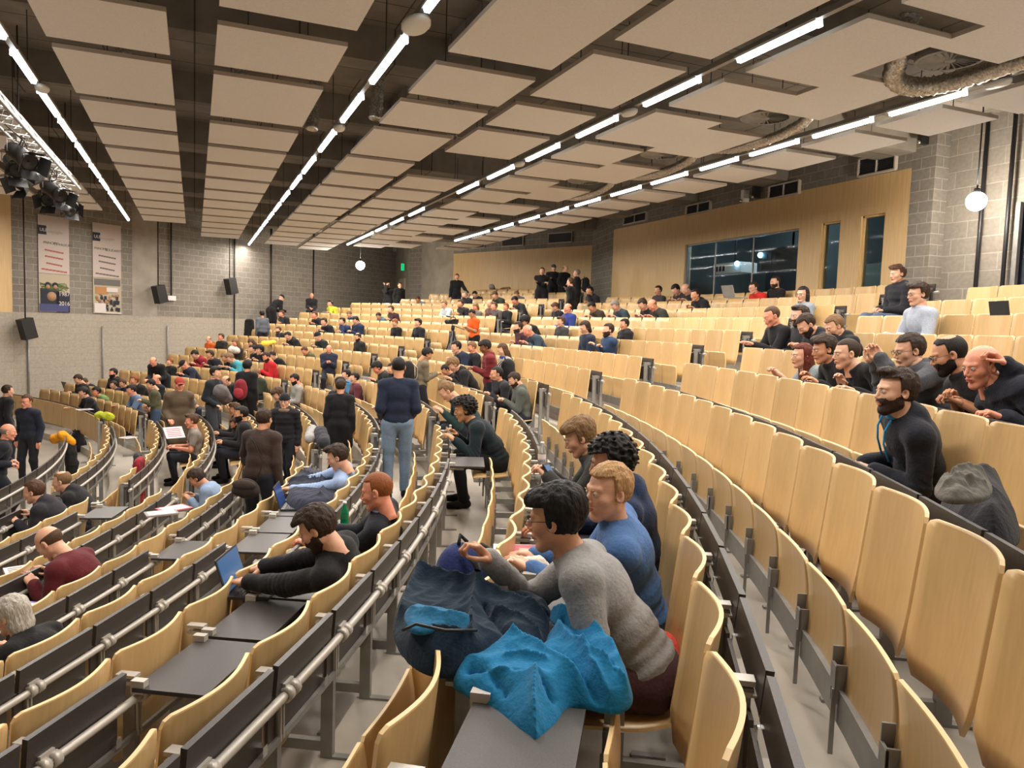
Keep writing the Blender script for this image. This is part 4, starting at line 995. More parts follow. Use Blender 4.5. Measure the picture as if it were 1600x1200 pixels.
def person_geo(pk, P, lod, top, fem=False):
    """top: dict(kind= 'tee'|'shirt'|'sweater'|'jacket'|'puffer'|'hoodie'|'coat')"""
    tk = top; key = (pk, lod, tk, fem)
    if key in _tc: return _tc[key]
    K = skeleton(P); st = P.get('st', 0)
    pts = np.array([K['H'], K['N'], K['Hc']]+[p for s in (-1, 1) for p in K['A'][s]]+[p for s in (-1, 1) for p in K['G'][s]]); lo = pts.min(0)-.17; hi = pts.max(0)+.17; lo[2] = max(lo[2], -.02)
    hc = {0: .012, 1: .016, 2: .024}[lod]; wd = .94 if fem else 1.
    f = Fld(lo, hi, hc if tk == 'tee' or lod == 2 else hc*1.3); torso(f, K, -.006, wide=wd); legs(f, K, -.006); arms(f, K, 0.)
    f.cone(K['N']-K['d2']*.02, .060, K['Hc']-K['dn']*.06, .052, .03)
    parts = [(*f.mesh(), 0)]
    hV, hQ, hm = head_geo(lod, fem); hv = hV@K['Rh'].T+K['Hc']
    Vb, Qb, Mb = join(parts); Vb = np.concatenate([Vb, hv]); Qb = np.concatenate([Qb, hQ+len(Vb)-len(hv)]); Mb = np.concatenate([Mb, hm])
    for s in (-1, 1):
        S, E, W = K['A'][s]; x = unit(W-E)
        if P.get('hd'): x = unit(V3(*P['hd'][0 if s < 0 else 1]))
        up_h = V3(*P.get('hn', (0, 0, 1))) if not P.get('hns') else V3(*P['hns'][0 if s < 0 else 1])
        if pk in ('chin',) and s > 0: up_h = V3(0, 1, .2)
        z = unit(up_h-x*(up_h@x)); y = np.cross(z, x)      # +y thumb side for the left... mirrored for the right
        hV, hQ, _ = hand_geo(P['curl'] if not P.get('curls') else P['curls'][0 if s < 0 else 1], lod)
        L = hV.copy(); q = hQ
        # left hand (s=-1): thumb must point to +x of the body (inwards) when palm down
        ysgn = 1 if np.cross(z, x)[0]*(-s) > 0 or abs(np.cross(z, x)[0]) < .05 else -1
        if P.get('flip'): ysgn *= P['flip'][0 if s < 0 else 1]
        L[:, 1] *= ysgn
        if ysgn < 0: q = q[:, ::-1]
        R = np.stack([x, y, z], 1); L = L@R.T+W; n0 = len(Vb)
        Vb = np.concatenate([Vb, L]); Qb = np.concatenate([Qb, q+n0]); Mb = np.concatenate([Mb, np.zeros(len(q), int)])
    body = npmesh('body', Vb, Qb, Mb, (None, None))
    ht = {0: .0085, 1: .013, 2: .021}[lod]; inf = {'tee': .014, 'shirt': .014, 'sweater': .018, 'jacket': .022, 'puffer': .028, 'hoodie': .022, 'coat': .022}[tk]
    if lod == 2: inf += .006
    f = Fld(lo-.03, hi+.03, ht); torso(f, K, inf, wide=wd); arms(f, K, inf*.85 if tk != 'puffer' else inf*.8, short=(tk == 'tee'))
    if tk == 'tee':
        for s in (-1, 1): S, E, W = K['A'][s]; f.cone(S+(E-S)*.55, .047, E, .030, .004, .012, sub=True) if False else None
        for s in (-1, 1):
            S, E, W = K['A'][s]; d = unit(E-S); c = S+(E-S)*.62; f.ell(E, (.085,)*3, k=.004, sub=True)
    if tk in ('coat',): 
        for s in (-1, 1): J, Kn, Fo = K['G'][s]; f.cone(J, .10, J+(Kn-J)*.8, .095, .05, inf)
        f.cone(K['G'][-1][0]+(K['G'][-1][1]-K['G'][-1][0])*.7, .09, K['G'][1][0]+(K['G'][1][1]-K['G'][1][0])*.7, .09, .05)
    nb = K['N']; Rn = K['R2']@rx(math.radians(12))
    f.torus(nb+K['dn']*.018, Rn, .062, .014 if tk in ('tee', 'sweater', 'shirt') else .022, .02, 0.)
    if tk in ('hoodie', 'puffer') :
        f.ell(nb+K['R2']@V3(0, -.075, -.01), (.105, .055, .065), K['R2'], .03); f.ell(nb+K['R2']@V3(0, -.045, .035), (.085, .050, .04), K['R2'], .03)
    if lod < 2:
        f.noise(.0045, .17, 3, 6); f.noise(.0022, .07, 11, 7)
    elif tk != 'tee': f.noise(.005, .16, 3, 5)
    # folds at the elbows and waist
    if lod == 0:
        X, Y, Z = f.xyz((slice(None),)*3)
        for s in (-1, 1):
            S, E, W = K['A'][s]; dd = unit(W-S)
            r2 = (X-E[0])**2+(Y-E[1])**2+(Z-E[2])**2; f.F += (.005*np.exp(-r2/.010)*np.sin(((X-E[0])*dd[0]+(Y-E[1])*dd[1]+(Z-E[2])*dd[2])*190)).astype(np.float32)
        zz = (X-K['H'][0])*K['d1'][0]+(Y-K['H'][1])*K['d1'][1]+(Z-K['H'][2])*K['d1'][2]
        f.F += (.004*np.exp(-((zz-.08)/.09)**2)*np.sin(zz*120+X*9)).astype(np.float32)
    if tk == 'puffer':
        X, Y, Z = f.xyz((slice(None),)*3); zz = (X-K['H'][0])*K['d1'][0]+(Y-K['H'][1])*K['d1'][1]+(Z-K['H'][2])*K['d1'][2]; f.F += (.0075*np.abs(np.cos(zz*PI/.085))-.004).astype(np.float32)
    # open the neck and the cuffs
    f.cone(nb+K['dn']*.03, .050, K['Hc'], .06, .006, 0., sub=True)
    topm = npmesh('top', *f.mesh())
    f = Fld(lo-.02, hi+.02, ht*1.15); legs(f, K, .012 if lod < 2 else .018); f.ell(K['H'], (.160*wd, .118, .10), K['R1'], .03, .008)
    f.F = np.maximum(f.F, -(f.ax[2][None, None, :]-.075)); 
    if lod < 2: f.noise(.004, .14, 9, 6)
    legm = npmesh('trousers', *f.mesh())
    f = Fld(lo-.02-V3(0, .1, 0), hi+.1, {0: .010, 1: .014, 2: .02}[lod])
    for s in (-1, 1):
        J, Kn, Fo = K['G'][s]; fx = s*.12; b = V3(Fo[0], Fo[1]-.035, .045+Fo[2]-.08); 
        f.cone(b, .040, b+V3(s*.02, .10, -.005), .042, .02); f.cone(b+V3(s*.02, .10, -.008), .042, b+V3(s*.03, .19, -.012), .034, .02); f.cone(b, .038, Fo+V3(0, 0, .03), .042, .02)
    shm = npmesh('shoes', *f.mesh())
    _tc[key] = (K, body, topm, legm, shm); return _tc[key]

def glasses_mesh():
    if 'glasses' in _tc: return _tc['glasses']
    mb = MB()
    for s in (-1, 1):
        P = [(s*.033+.023*math.cos(a), .104-.3*abs(.023*math.cos(a))*.2, .006+.016*math.sin(a)) for a in np.linspace(0, 2*PI, 15)]
        mb.tube(P, .0016, 6, cap=False); mb.tube([(s*.057, .100, .010), (s*.078, .06, .010), (s*.083, -.005, .006), (s*.082, -.025, -.008)], .0016, 6)
    mb.tube([(-.010, .107, .010), (0, .109, .012), (.010, .107, .010)], .0016, 6)
    _tc['glasses'] = mb.mesh('glasses', [MT['black']]); return _tc['glasses']
def eye_meshes():
    if 'eye' in _tc: return _tc['eye']
    mb = MB(); mb.lathe([(.0118*math.sin(PI*k/10), -.0118*math.cos(PI*k/10)) for k in range(11)], 14, 0)
    for rr, zz, mi in ((.0056, .0108, 1), (.0026, .0119, 2)): mb.lathe([(0, zz+.0006), (rr, zz)], 12, mi)
    me = mb.mesh('eye', [mat('eye_white', (.55, .5, .46), .3), mat('iris', (.06, .05, .04), .3), MT['black']])
    for v in me.vertices: v.co = Vector((v.co.x, v.co.z, v.co.y))
    me.flip_normals(); _tc['eye'] = me
    mb = MB()
    for s in (-1, 1): mb.tube([(s*.014, .0985, .021), (s*.030, .0975, .026), (s*.048, .083, .021)], [.0030, .0036, .0016], 6, flat=.6)
    _tc['brow'] = mb.mesh('eyebrows', [None]); return me
def bits(style, lod):
    k = ('hm', style, lod)
    if k not in _tc:
        g = hair_geo(style, lod) if style != 'beard' else beard_geo(lod); _tc[k] = npmesh('hair', g[0], g[1])
    return _tc[k]
SKIN = {'f': (214, 166, 138), 'm': (200, 146, 112), 'd': (142, 92, 62), 't': (188, 140, 100), 'r': (222, 152, 124)}
HAIR = {'br': (78, 54, 38), 'db': (52, 38, 29), 'bk': (27, 23, 22), 'bl': (170, 132, 88), 'sb': (118, 90, 60), 'gr': (128, 122, 114), 'rd': (92, 36, 26), 'gi': (130, 74, 38), 'lg': (176, 170, 160)}
def slot(o, i, m):
    o.material_slots[i].link = 'OBJECT'; o.material_slots[i].material = m
TOPN = {'tee': 't_shirt', 'shirt': 'shirt', 'sweater': 'sweater', 'jacket': 'jacket', 'puffer': 'puffer_jacket', 'hoodie': 'hoodie', 'coat': 'coat'}
def make_person(loc, rz, pose, P, lod, top, tcol, hair, hcol, skin='f', leg=(34, 36, 44), shoe=(24, 22, 22), label='', group=None, glasses=False, beard=False, fem=False, sc=1., capcol=None):
    K, body, topm, legm, shm = person_geo(pose, P, lod, top, fem)
    r = empty('person', loc, rz); tag(r, label, 'person', group or 'people in the lecture hall'); r.scale = (sc, sc, sc)
    b = link('body', body, r); slot(b, 0, cmat(SKIN[skin], kind='skin')); slot(b, 1, cmat(tuple(int(c*q) for c, q in zip(SKIN[skin], (.86, .66, .64))), kind='skin'))
    t = link(TOPN[top], topm, r); 
    if not topm.materials: 
        for m_ in (topm, legm, shm): m_.materials.append(None)
    slot(t, 0, cmat(tcol)); l = link('trousers', legm, r); slot(l, 0, cmat(leg)); s_ = link('shoes', shm, r); slot(s_, 0, cmat(shoe))
    Hm = Matrix([list(K['Rh'][i])+[K['Hc'][i]] for i in range(3)]+[[0, 0, 0, 1]])
    def hp(name, me, m):
        o = link(name, me, r); o.matrix_local = Hm
        if m is not None: slot(o, 0, m)
        return o
    if hair != 'none':
        cap = hair in ('cap', 'beanie', 'hoodup'); hp({'cap': 'cap', 'beanie': 'beanie', 'hoodup': 'hood'}.get(hair, 'hair'), bits(hair, lod), cmat(capcol or (30, 30, 34)) if cap else cmat(HAIR[hcol], kind='hair'))
        if cap and lod < 2 and hair != 'hoodup': hp('hair', bits('crop', lod), cmat(HAIR[hcol], kind='hair'))
    if beard: hp('beard', bits('beard', lod), cmat(HAIR[hcol], kind='hair'))
    if glasses and lod < 2: hp('glasses', glasses_mesh(), None)
    if lod < 2:
        em = eye_meshes()
        for s in (-1, 1):
            e = link('eye', em, r); e.matrix_local = Hm @ Matrix.Translation((s*.031, .0815, .006))
        hp('eyebrows', _tc['brow'], cmat(HAIR[hcol], kind='hair'))
    return r, K
for m_ in (): pass
# ------------------------------------------------------------------ the people, placed by seat row and by where the head stands over that row
RP = math.radians; STG = [(-2.83, 16.3, 0.), (-3.62, 18.4, 0.), (-2.72, 13.2, 0.)]
def place(u, v, P, st, rows, az=None, dyaw=0., off=None, lo=-37., hi=37., d=None):
    K = skeleton(P); h = K['Hc']; best = None
    for i in rows:
        r = RR(i)-(off if off is not None else (.42 if st else .17)); z = FL(i)
        for ang in np.arange(lo, hi, .12):
            th = facing(ang)+RP(dyaw) if az is None else RP(az)
            x, y = pol(r, ang); c, s = math.cos(th), math.sin(th)
            p = pix((x+h[0]*c-h[1]*s, y+h[0]*s+h[1]*c, z+h[2]))
            if p[2] < .5: continue
            e = (p[0]-u)**2+(p[1]-v)**2*(.35 if p[2] > 2 else 1)
            if d: e += ((p[2]-d)*14)**2
            if best is None or e < best[0]: best = (e, i, ang)
    e, i, ang = best; r = RR(i)-(off if off is not None else (.42 if st else .17))
    for _ in range(2):
        for da in np.linspace(-.12, .12, 25):
            a2 = ang+da; th = facing(a2)+RP(dyaw) if az is None else RP(az); x, y = pol(r, a2); c, s = math.cos(th), math.sin(th)
            p = pix((x+h[0]*c-h[1]*s, y+h[0]*s+h[1]*c, FL(i)+h[2])); e2 = abs(p[0]-u)+.3*abs(p[1]-v)
            if da == -.12 or e2 < be: be = e2; ba = a2; pp = p; tt = th; xy = (x, y)
        ang = ba
    sc = 1+(pp[1]-v)*pp[2]/FPX/h[2]; lim = (.90, 1.07)
    return i, ang, tt, xy, float(np.clip(sc, *lim)), pp
ROWS = list(range(-8, 11)); LOG = []
def P_(pose, **kw): d = dict(POSES[pose]); d.update(kw); return d
def person(u, v, pose, top, tc, hair, hc, sk, label, row=None, yaw=0, az=None, dyaw=0., leg=(34, 36, 44), off=None, glasses=False, beard=False, fem=False, lod=None, capcol=None, P=None, group=None, lo=-37., hi=37., shoe=(24, 22, 22), xyz=None, d=None, ang=None):
    P = dict(P) if P else dict(POSES[pose]); key = pose+('' if P == POSES[pose] else str(abs(hash(label)) % 9999))
    if yaw: P['yaw'] = yaw; key += '_y%d' % yaw
    st = P.get('st', 0)
    if xyz is None and ang is not None:      # a known seat: bend the pose until the head stands where it should
        i = row; o_ = off or .17; th = facing(ang)+RP(dyaw); xy = pol(RR(i)-o_, ang); c, s_ = math.cos(th), math.sin(th); best = None
        for le in np.arange(-6, 50, 2.):
            for sl in (4, 12, 20, 28):
                for sd in np.arange(-16, 17, 2.):
                    for hz in (.44, .47, .50):
                        P2 = dict(P); P2.update(lean=le, sl=sl, side=sd, hz=hz); h = skeleton(P2)['Hc']
                        p = pix((xy[0]+h[0]*c-h[1]*s_, xy[1]+h[0]*s_+h[1]*c, FL(i)+h[2])); e = abs(p[0]-u)+abs(p[1]-v)+.15*abs(sd)+.10*abs(le-P['lean'])+.08*abs(sl-P['sl'])+abs(hz-.47)*60
                        if best is None or e < best[0]: best = (e, P2, p)
        P = best[1]; pp = best[2]; sc = 1.; loc = (*xy, FL(i)); key = pose+'_'+str(len(LOG))
    elif xyz is None:
        i, ang, th, xy, sc, pp = place(u, v, P, st, ROWS if row is None else (row if isinstance(row, (list, tuple)) else [row]), az, dyaw, off, lo, hi, d); loc = (*xy, FL(i))
    else:
        loc = xyz; th = RP(az or 0); sc = 1.; i = None; pp = pix((xyz[0], xyz[1], xyz[2]+1.1))
    L = lod if lod is not None else (0 if pp[2] < 6.2 else 1 if pp[2] < 12.5 else 2)
    if top == 'puffer' and L == 2: pass
    r, K = make_person(loc, th, key, P, L, top, tc, hair, hc, sk, leg, shoe, label, group, glasses, beard, fem, sc, capcol)
    if i is not None and not st:
        s = near_seat(i, ang)
        if s: s['occ'] = True
    LOG.append((label[:40], u, v, 'row', i, 'ang', None if ang is None else round(ang, 1), 'err', round(pp[0]-u), round(pp[1]-v), 'd', round(pp[2], 1), 'sc', round(sc, 2)))
    return r, K, i, ang
BLK = (26, 25, 27); NVY = (30, 36, 54); DGR = (54, 54, 54); JN = (62, 78, 104)
A = person
# --- foreground and near block
R1 = A(495, 826, 'type', 'hoodie', (30, 29, 31), 'side', 'db', 'f', 'bearded person in a black hoodie typing on the open laptop', row=-2, ang=-27.8, P=P_('type', hl=(-.10, .60, .69), hr=(.12, .62, .69), nod=34, curl=.3), beard=True, lod=0)
R2_ = A(588, 768, 'fwd', 'sweater', (27, 29, 36), 'crop', 'gi', 'r', 'ginger short-haired person in a black sweater over a pale blue collar', row=-2, ang=-25.5, lod=0)
R3 = A(527, 716, 'type', 'shirt', (150, 172, 208), 'quiff', 'db', 'f', 'person in a light blue shirt typing on a blue-screened laptop', row=-3, ang=-18.2, lod=0, P=P_('type', hl=(-.10, .64, .70), hr=(.10, .64, .70), nod=26, curl=.3))
A(82, 848, 'read', 'sweater', (86, 26, 32), 'bald', 'br', 'f', 'balding person in a maroon sweater leaning over papers', row=[-6, -5], lod=1)
A(8, 1008, 'fwd', 'sweater', (24, 23, 24), 'bob', 'lg', 'f', 'grey-haired person in black at the lower left picture edge', row=[-5, -4], fem=True, lod=0)
R6 = A(55, 768, 'fwd', 'hoodie', (40, 38, 44), 'short', 'br', 'f', 'person in a dark hoodie with an orange-lined hood, seated in the lowest near row', row=-7, lod=1)
A(97, 752, 'fwd', 'hoodie', (30, 30, 32), 'thin', 'sb', 'f', 'thin-haired blond person in a black jacket beside the orange-lined hood', row=-7, lod=1)
A(305, 758, 'read', 'jacket', (128, 148, 176), 'bushy', 'db', 'm', 'dark-haired person in a blue and beige striped cardigan bending over a notebook', row=[-5, -4], lod=1, fem=True)
# grey sweater, blond, sandy, curly: the row of the big blue coat
A(868, 812, 'fwd', 'sweater', (140, 138, 136), 'mop', 'bk', 'm', 'black-haired bespectacled person in a grey sweater hunched over the desk', row=0, ang=-31.3, glasses=True, lod=0, P=P_('fwd', lean=34, sl=20, nod=10, hl=(-.16, .40, .68), hr=(.04, .62, .86), yaw=-12, curl=1.0), leg=(70, 44, 44))
A(951, 770, 'sit', 'sweater', (74, 108, 158), 'short', 'bl', 'f', 'smiling blond person in a blue sweatshirt beside the grey sweater', row=0, ang=-29.7, lod=0, P=P_('sit', lean=10, sl=6, nod=4, yaw=34, hl=(-.1, .50, .68), hr=(.12, .50, .68)))
A(955, 722, 'fwd', 'hoodie', (34, 46, 74), 'curly', 'bk', 'm', 'curly black-haired person in a navy hoodie behind the blond one', row=0, ang=-28.3, lod=0)
A(906, 683, 'phone', 'hoodie', (56, 56, 54), 'mop', 'sb', 'f', 'sandy-haired person in a charcoal hooded jacket tapping a phone on the desk', row=0, ang=-25.7, lod=0, P=P_('phone', lean=22, sl=16, nod=26, hl=(-.03, .50, .78), hr=(.06, .48, .78)))
A(802, 600, 'phone', 'hoodie', (84, 88, 82), 'short', 'db', 'f', 'person in a grey-green hooded jacket looking down at the aisle end of the next row', row=[0, 1], lod=1, beard=True, hi=-9)
A(738, 640, 'fwd', 'sweater', (22, 34, 40), 'curly', 'bk', 't', 'dark curly-haired person in a teal-black top resting hands by a water bottle', row=-1, lod=0, lo=-37, hi=10, leg=(20, 20, 24))
# --- near right
R4 = A(1400, 612, 'lap', 'hoodie', (32, 34, 42), 'quiff', 'db', 'f', 'bearded person in a black hoodie with bright blue drawcords staring ahead', row=2, ang=-27.1, beard=True, lod=0, P=P_('lap', lean=6, sl=6, nod=4, yaw=8))
A(1420, 548, 'phone', 'puffer', (74, 76, 80), 'short', 'db', 'f', 'bespectacled person in a grey hooded puffer raising a phone', row=3, ang=-24.4, glasses=True, lod=0, P=P_('phone', lean=24, sl=10, nod=14, hl=(-.05, .58, .98), hr=(.06, .56, .95), curl=1.1, hns=((1, 0, .3), (-1, 0, .3))))
A(1482, 548, 'phone', 'tee', (31, 30, 32), 'thin', 'bk', 'm', 'laughing bespectacled bearded person in a printed black t-shirt', row=3, ang=-25.9, glasses=True, beard=True, lod=0, P=P_('phone', lean=20, sl=14, nod=22, yaw=-15))
R5 = A(1532, 556, 'chin', 'puffer', (30, 32, 42), 'bald', 'sb', 'r', 'bald person in a navy puffer jacket with a hand at the mouth', row=3, ang=-27.1, lod=0, P=P_('chin', lean=24, sl=12, nod=14, yaw=15))
A(1322, 552, 'fwd', 'shirt', (26, 25, 26), 'crop', 'db', 'f', 'short-haired person in a black shirt leaning on the desk', row=3, ang=-22.6, lod=0, P=P_('fwd', lean=30, sl=14, nod=8))
A(1288, 546, 'fwd', 'hoodie', (28, 28, 30), 'side', 'db', 'm', 'young person in black between the red-haired person and the black shirt', row=3, lod=1)
A(1250, 556, 'fwd', 'tee', (126, 138, 140), 'long', 'rd', 'f', 'long red-haired person with clasped hands over the desk edge', row=3, fem=True, lod=1, P=P_('fwd', lean=34, sl=10, nod=6, hl=(-.05, .62, .78), hr=(.05, .62, .78)))
A(1303, 510, 'chin', 'hoodie', (30, 29, 32), 'short', 'sb', 'f', 'light-brown haired person hiding the face behind the hands', row=4, lod=1, P=P_('chin', nod=30))
A(1262, 508, 'read', 'hoodie', (40, 40, 44), 'short', 'db', 'f', 'bearded person looking down in a black jacket with pale zip cords', row=4, beard=True, lod=1)
A(1250, 494, 'sit', 'hoodie', (44, 44, 48), 'quiff', 'db', 'f', 'person in a dark hoodie behind the bearded downward-looking one', row=[4, 5], beard=True, lod=1)
A(1207, 487, 'type', 'jacket', (30, 30, 32), 'crop', 'br', 'r', 'crop-haired person in a black jacket using a laptop at the row end', row=4, lod=1)
A(1434, 460, 'sit', 'shirt', (168, 176, 190), 'side', 'db', 'f', 'bespectacled person in a pale blue striped shirt below the standing one', row=[5, 6], glasses=True, lod=1)
A(1402, 428, 'spocket', 'puffer', (36, 36, 42), 'side', 'br', 'f', 'person in a black puffer jacket and blue jeans perched by the booth wall', row=[6, 7], lod=1, leg=(84, 96, 118), lo=-16, hi=-9, P=P_('lap', nod=10), off=.3)
A(1254, 460, 'sit', 'tee', (140, 148, 156), 'long', 'bk', 'f', 'long black-haired person with sunglasses and a grey shirt', row=[6, 7], fem=True, glasses=True, lod=1, yaw=20)
A(1211, 441, 'sit', 'sweater', (28, 28, 29), 'crop', 'db', 'f', 'thick-bearded person in a black sweater under the booth window', row=[7, 8], beard=True, lod=1)
A(1177, 450, 'fwd', 'jacket', (196, 44, 38), 'short', 'db', 'f', 'bespectacled person in a bright red jacket under the booth window', row=[7, 8], glasses=True, lod=1)
A(1087, 461, 'fwd', 'hoodie', (28, 28, 30), 'short', 'bk', 'm', 'bearded person in a black hooded coat left of the empty booth-wall seats', row=[6, 7])
A(1073, 452, 'read', 'sweater', (44, 46, 50), 'bald', 'sb', 'f', 'bald person in dark grey looking down beside the black hooded coat', row=[7, 8])
A(1057, 449, 'read', 'shirt', (56, 48, 52), 'short', 'bk', 'f', 'dark-haired person in a plum-grey top, row end under the booth window edge', row=[7, 8])
A(1028, 454, 'sit', 'shirt', (62, 54, 56), 'short', 'db', 'm', 'person in a dim purple shirt alone against the wood wall', row=[7, 8])
A(1020, 477, 'read', 'jacket', (58, 58, 52), 'bald', 'sb', 'r', 'bald person in an olive jacket, looking down at the pink page', row=[5, 6])
A(1005, 476, 'read', 'tee', (34, 33, 35), 'short', 'db', 'f', 'person in a printed black t-shirt beside the olive jacket', row=[5, 6])
A(962, 478, 'read', 'shirt', (56, 72, 84), 'short', 'gr', 'f', 'grey-haired person in a slate-blue sweater reading', row=[5, 6])
A(925, 480, 'read', 'jacket', (66, 56, 46), 'short', 'bk', 'm', 'black-haired person in a brown jacket looking down', row=[5, 6])
A(887, 482, 'sit', 'jacket', (48, 62, 128), 'bald', 'br', 'r', 'bald person in a blue jacket with yellow trim', row=[5, 6])
A(867, 480, 'phone', 'jacket', (34, 34, 40), 'side', 'br', 'f', 'person in a dark suit jacket with a shirt collar at the row end', row=[5, 6])
A(922, 453, 'chin', 'hoodie', (34, 34, 36), 'short', 'bk', 'm', 'person in black eating beside the standing group', row=[7, 8])
A(975, 507, 'sit', 'puffer', (32, 32, 36), 'short', 'bk', 'm', 'bespectacled person in a black puffer jacket behind the folded arms', row=[3, 4], glasses=True)
A(950, 516, 'cross', 'sweater', (46, 66, 96), 'short', 'db', 'f', 'bearded person in a steel-blue sweater with folded arms', row=3, beard=True, P=P_('cross', yaw=0))
A(914, 512, 'lap', 'sweater', (40, 46, 64), 'bob', 'db', 'f', 'dark-haired person in a navy scarf top, looking left', row=[3, 4], fem=True)
A(876, 503, 'sit', 'jacket', (62, 62, 64), 'quiff', 'br', 'f', 'person in a grey blazer over a red shirt', row=[3, 4])
A(826, 514, 'read', 'shirt', (58, 72, 86), 'bald', 'lg', 'r', 'white-haired balding person in a slate shirt, head bowed', row=[3, 4])
A(810, 512, 'chin', 'shirt', (72, 44, 50), 'short', 'db', 'f', 'bearded person in a burgundy top beside the white-haired one', row=[3, 4], beard=True)
A(821, 503, 'read', 'jacket', (30, 30, 30), 'curly', 'bk', 'm', 'black curly head bowed behind the burgundy top', row=[4, 5])
# standing group by the rear corner
for (u, v, az, hr, hc, cc, lb) in [(847, 424, 150, 'crop', 'br', BLK, 'standing person in black with a patch on the jacket, leftmost of the rear corner group'), (865, 419, 170, 'cap', 'db', (34, 34, 34), 'standing person in a grey-green cap drinking in the rear corner group'),
        (884, 420, 200, 'bald', 'br', (28, 28, 31), 'balding standing person in a long black coat in the rear corner group'), (901, 427, 60, 'short', 'gr', BLK, 'standing person with a black backpack at the right of the rear corner group')]:
    A(u, v, 'scross' if az < 180 else 'spocket', 'coat', cc, hr, hc, 'f', lb, row=[8, 9, 10], az=az, lo=5, hi=30, capcol=(70, 74, 66))
A(891, 441, 'stand', 'coat', (30, 30, 30), 'short', 'br', 'f', 'tall person in a black coat standing in the aisle before the rear corner group', row=[6, 7, 8], az=40, lo=5, hi=17)
A(714, 433, 'sreach', 'jacket', (34, 35, 36), 'crop', 'br', 'f', 'person in a black zip jacket standing before the rear wood wall, arm stretched out', row=[8, 9, 10], az=165)
A(606, 446, 'scam', 'coat', (36, 36, 38), 'crop', 'br', 'f', 'person in a dark coat lifting a camera beside the far door', row=[8], az=150, lo=27, hi=36, off=-1.2)
A(625, 446, 'stand', 'coat', (32, 32, 33), 'short', 'br', 'f', 'person in a long open dark coat beside the far door', row=[8], az=190, lo=27, hi=36, off=-1.2)
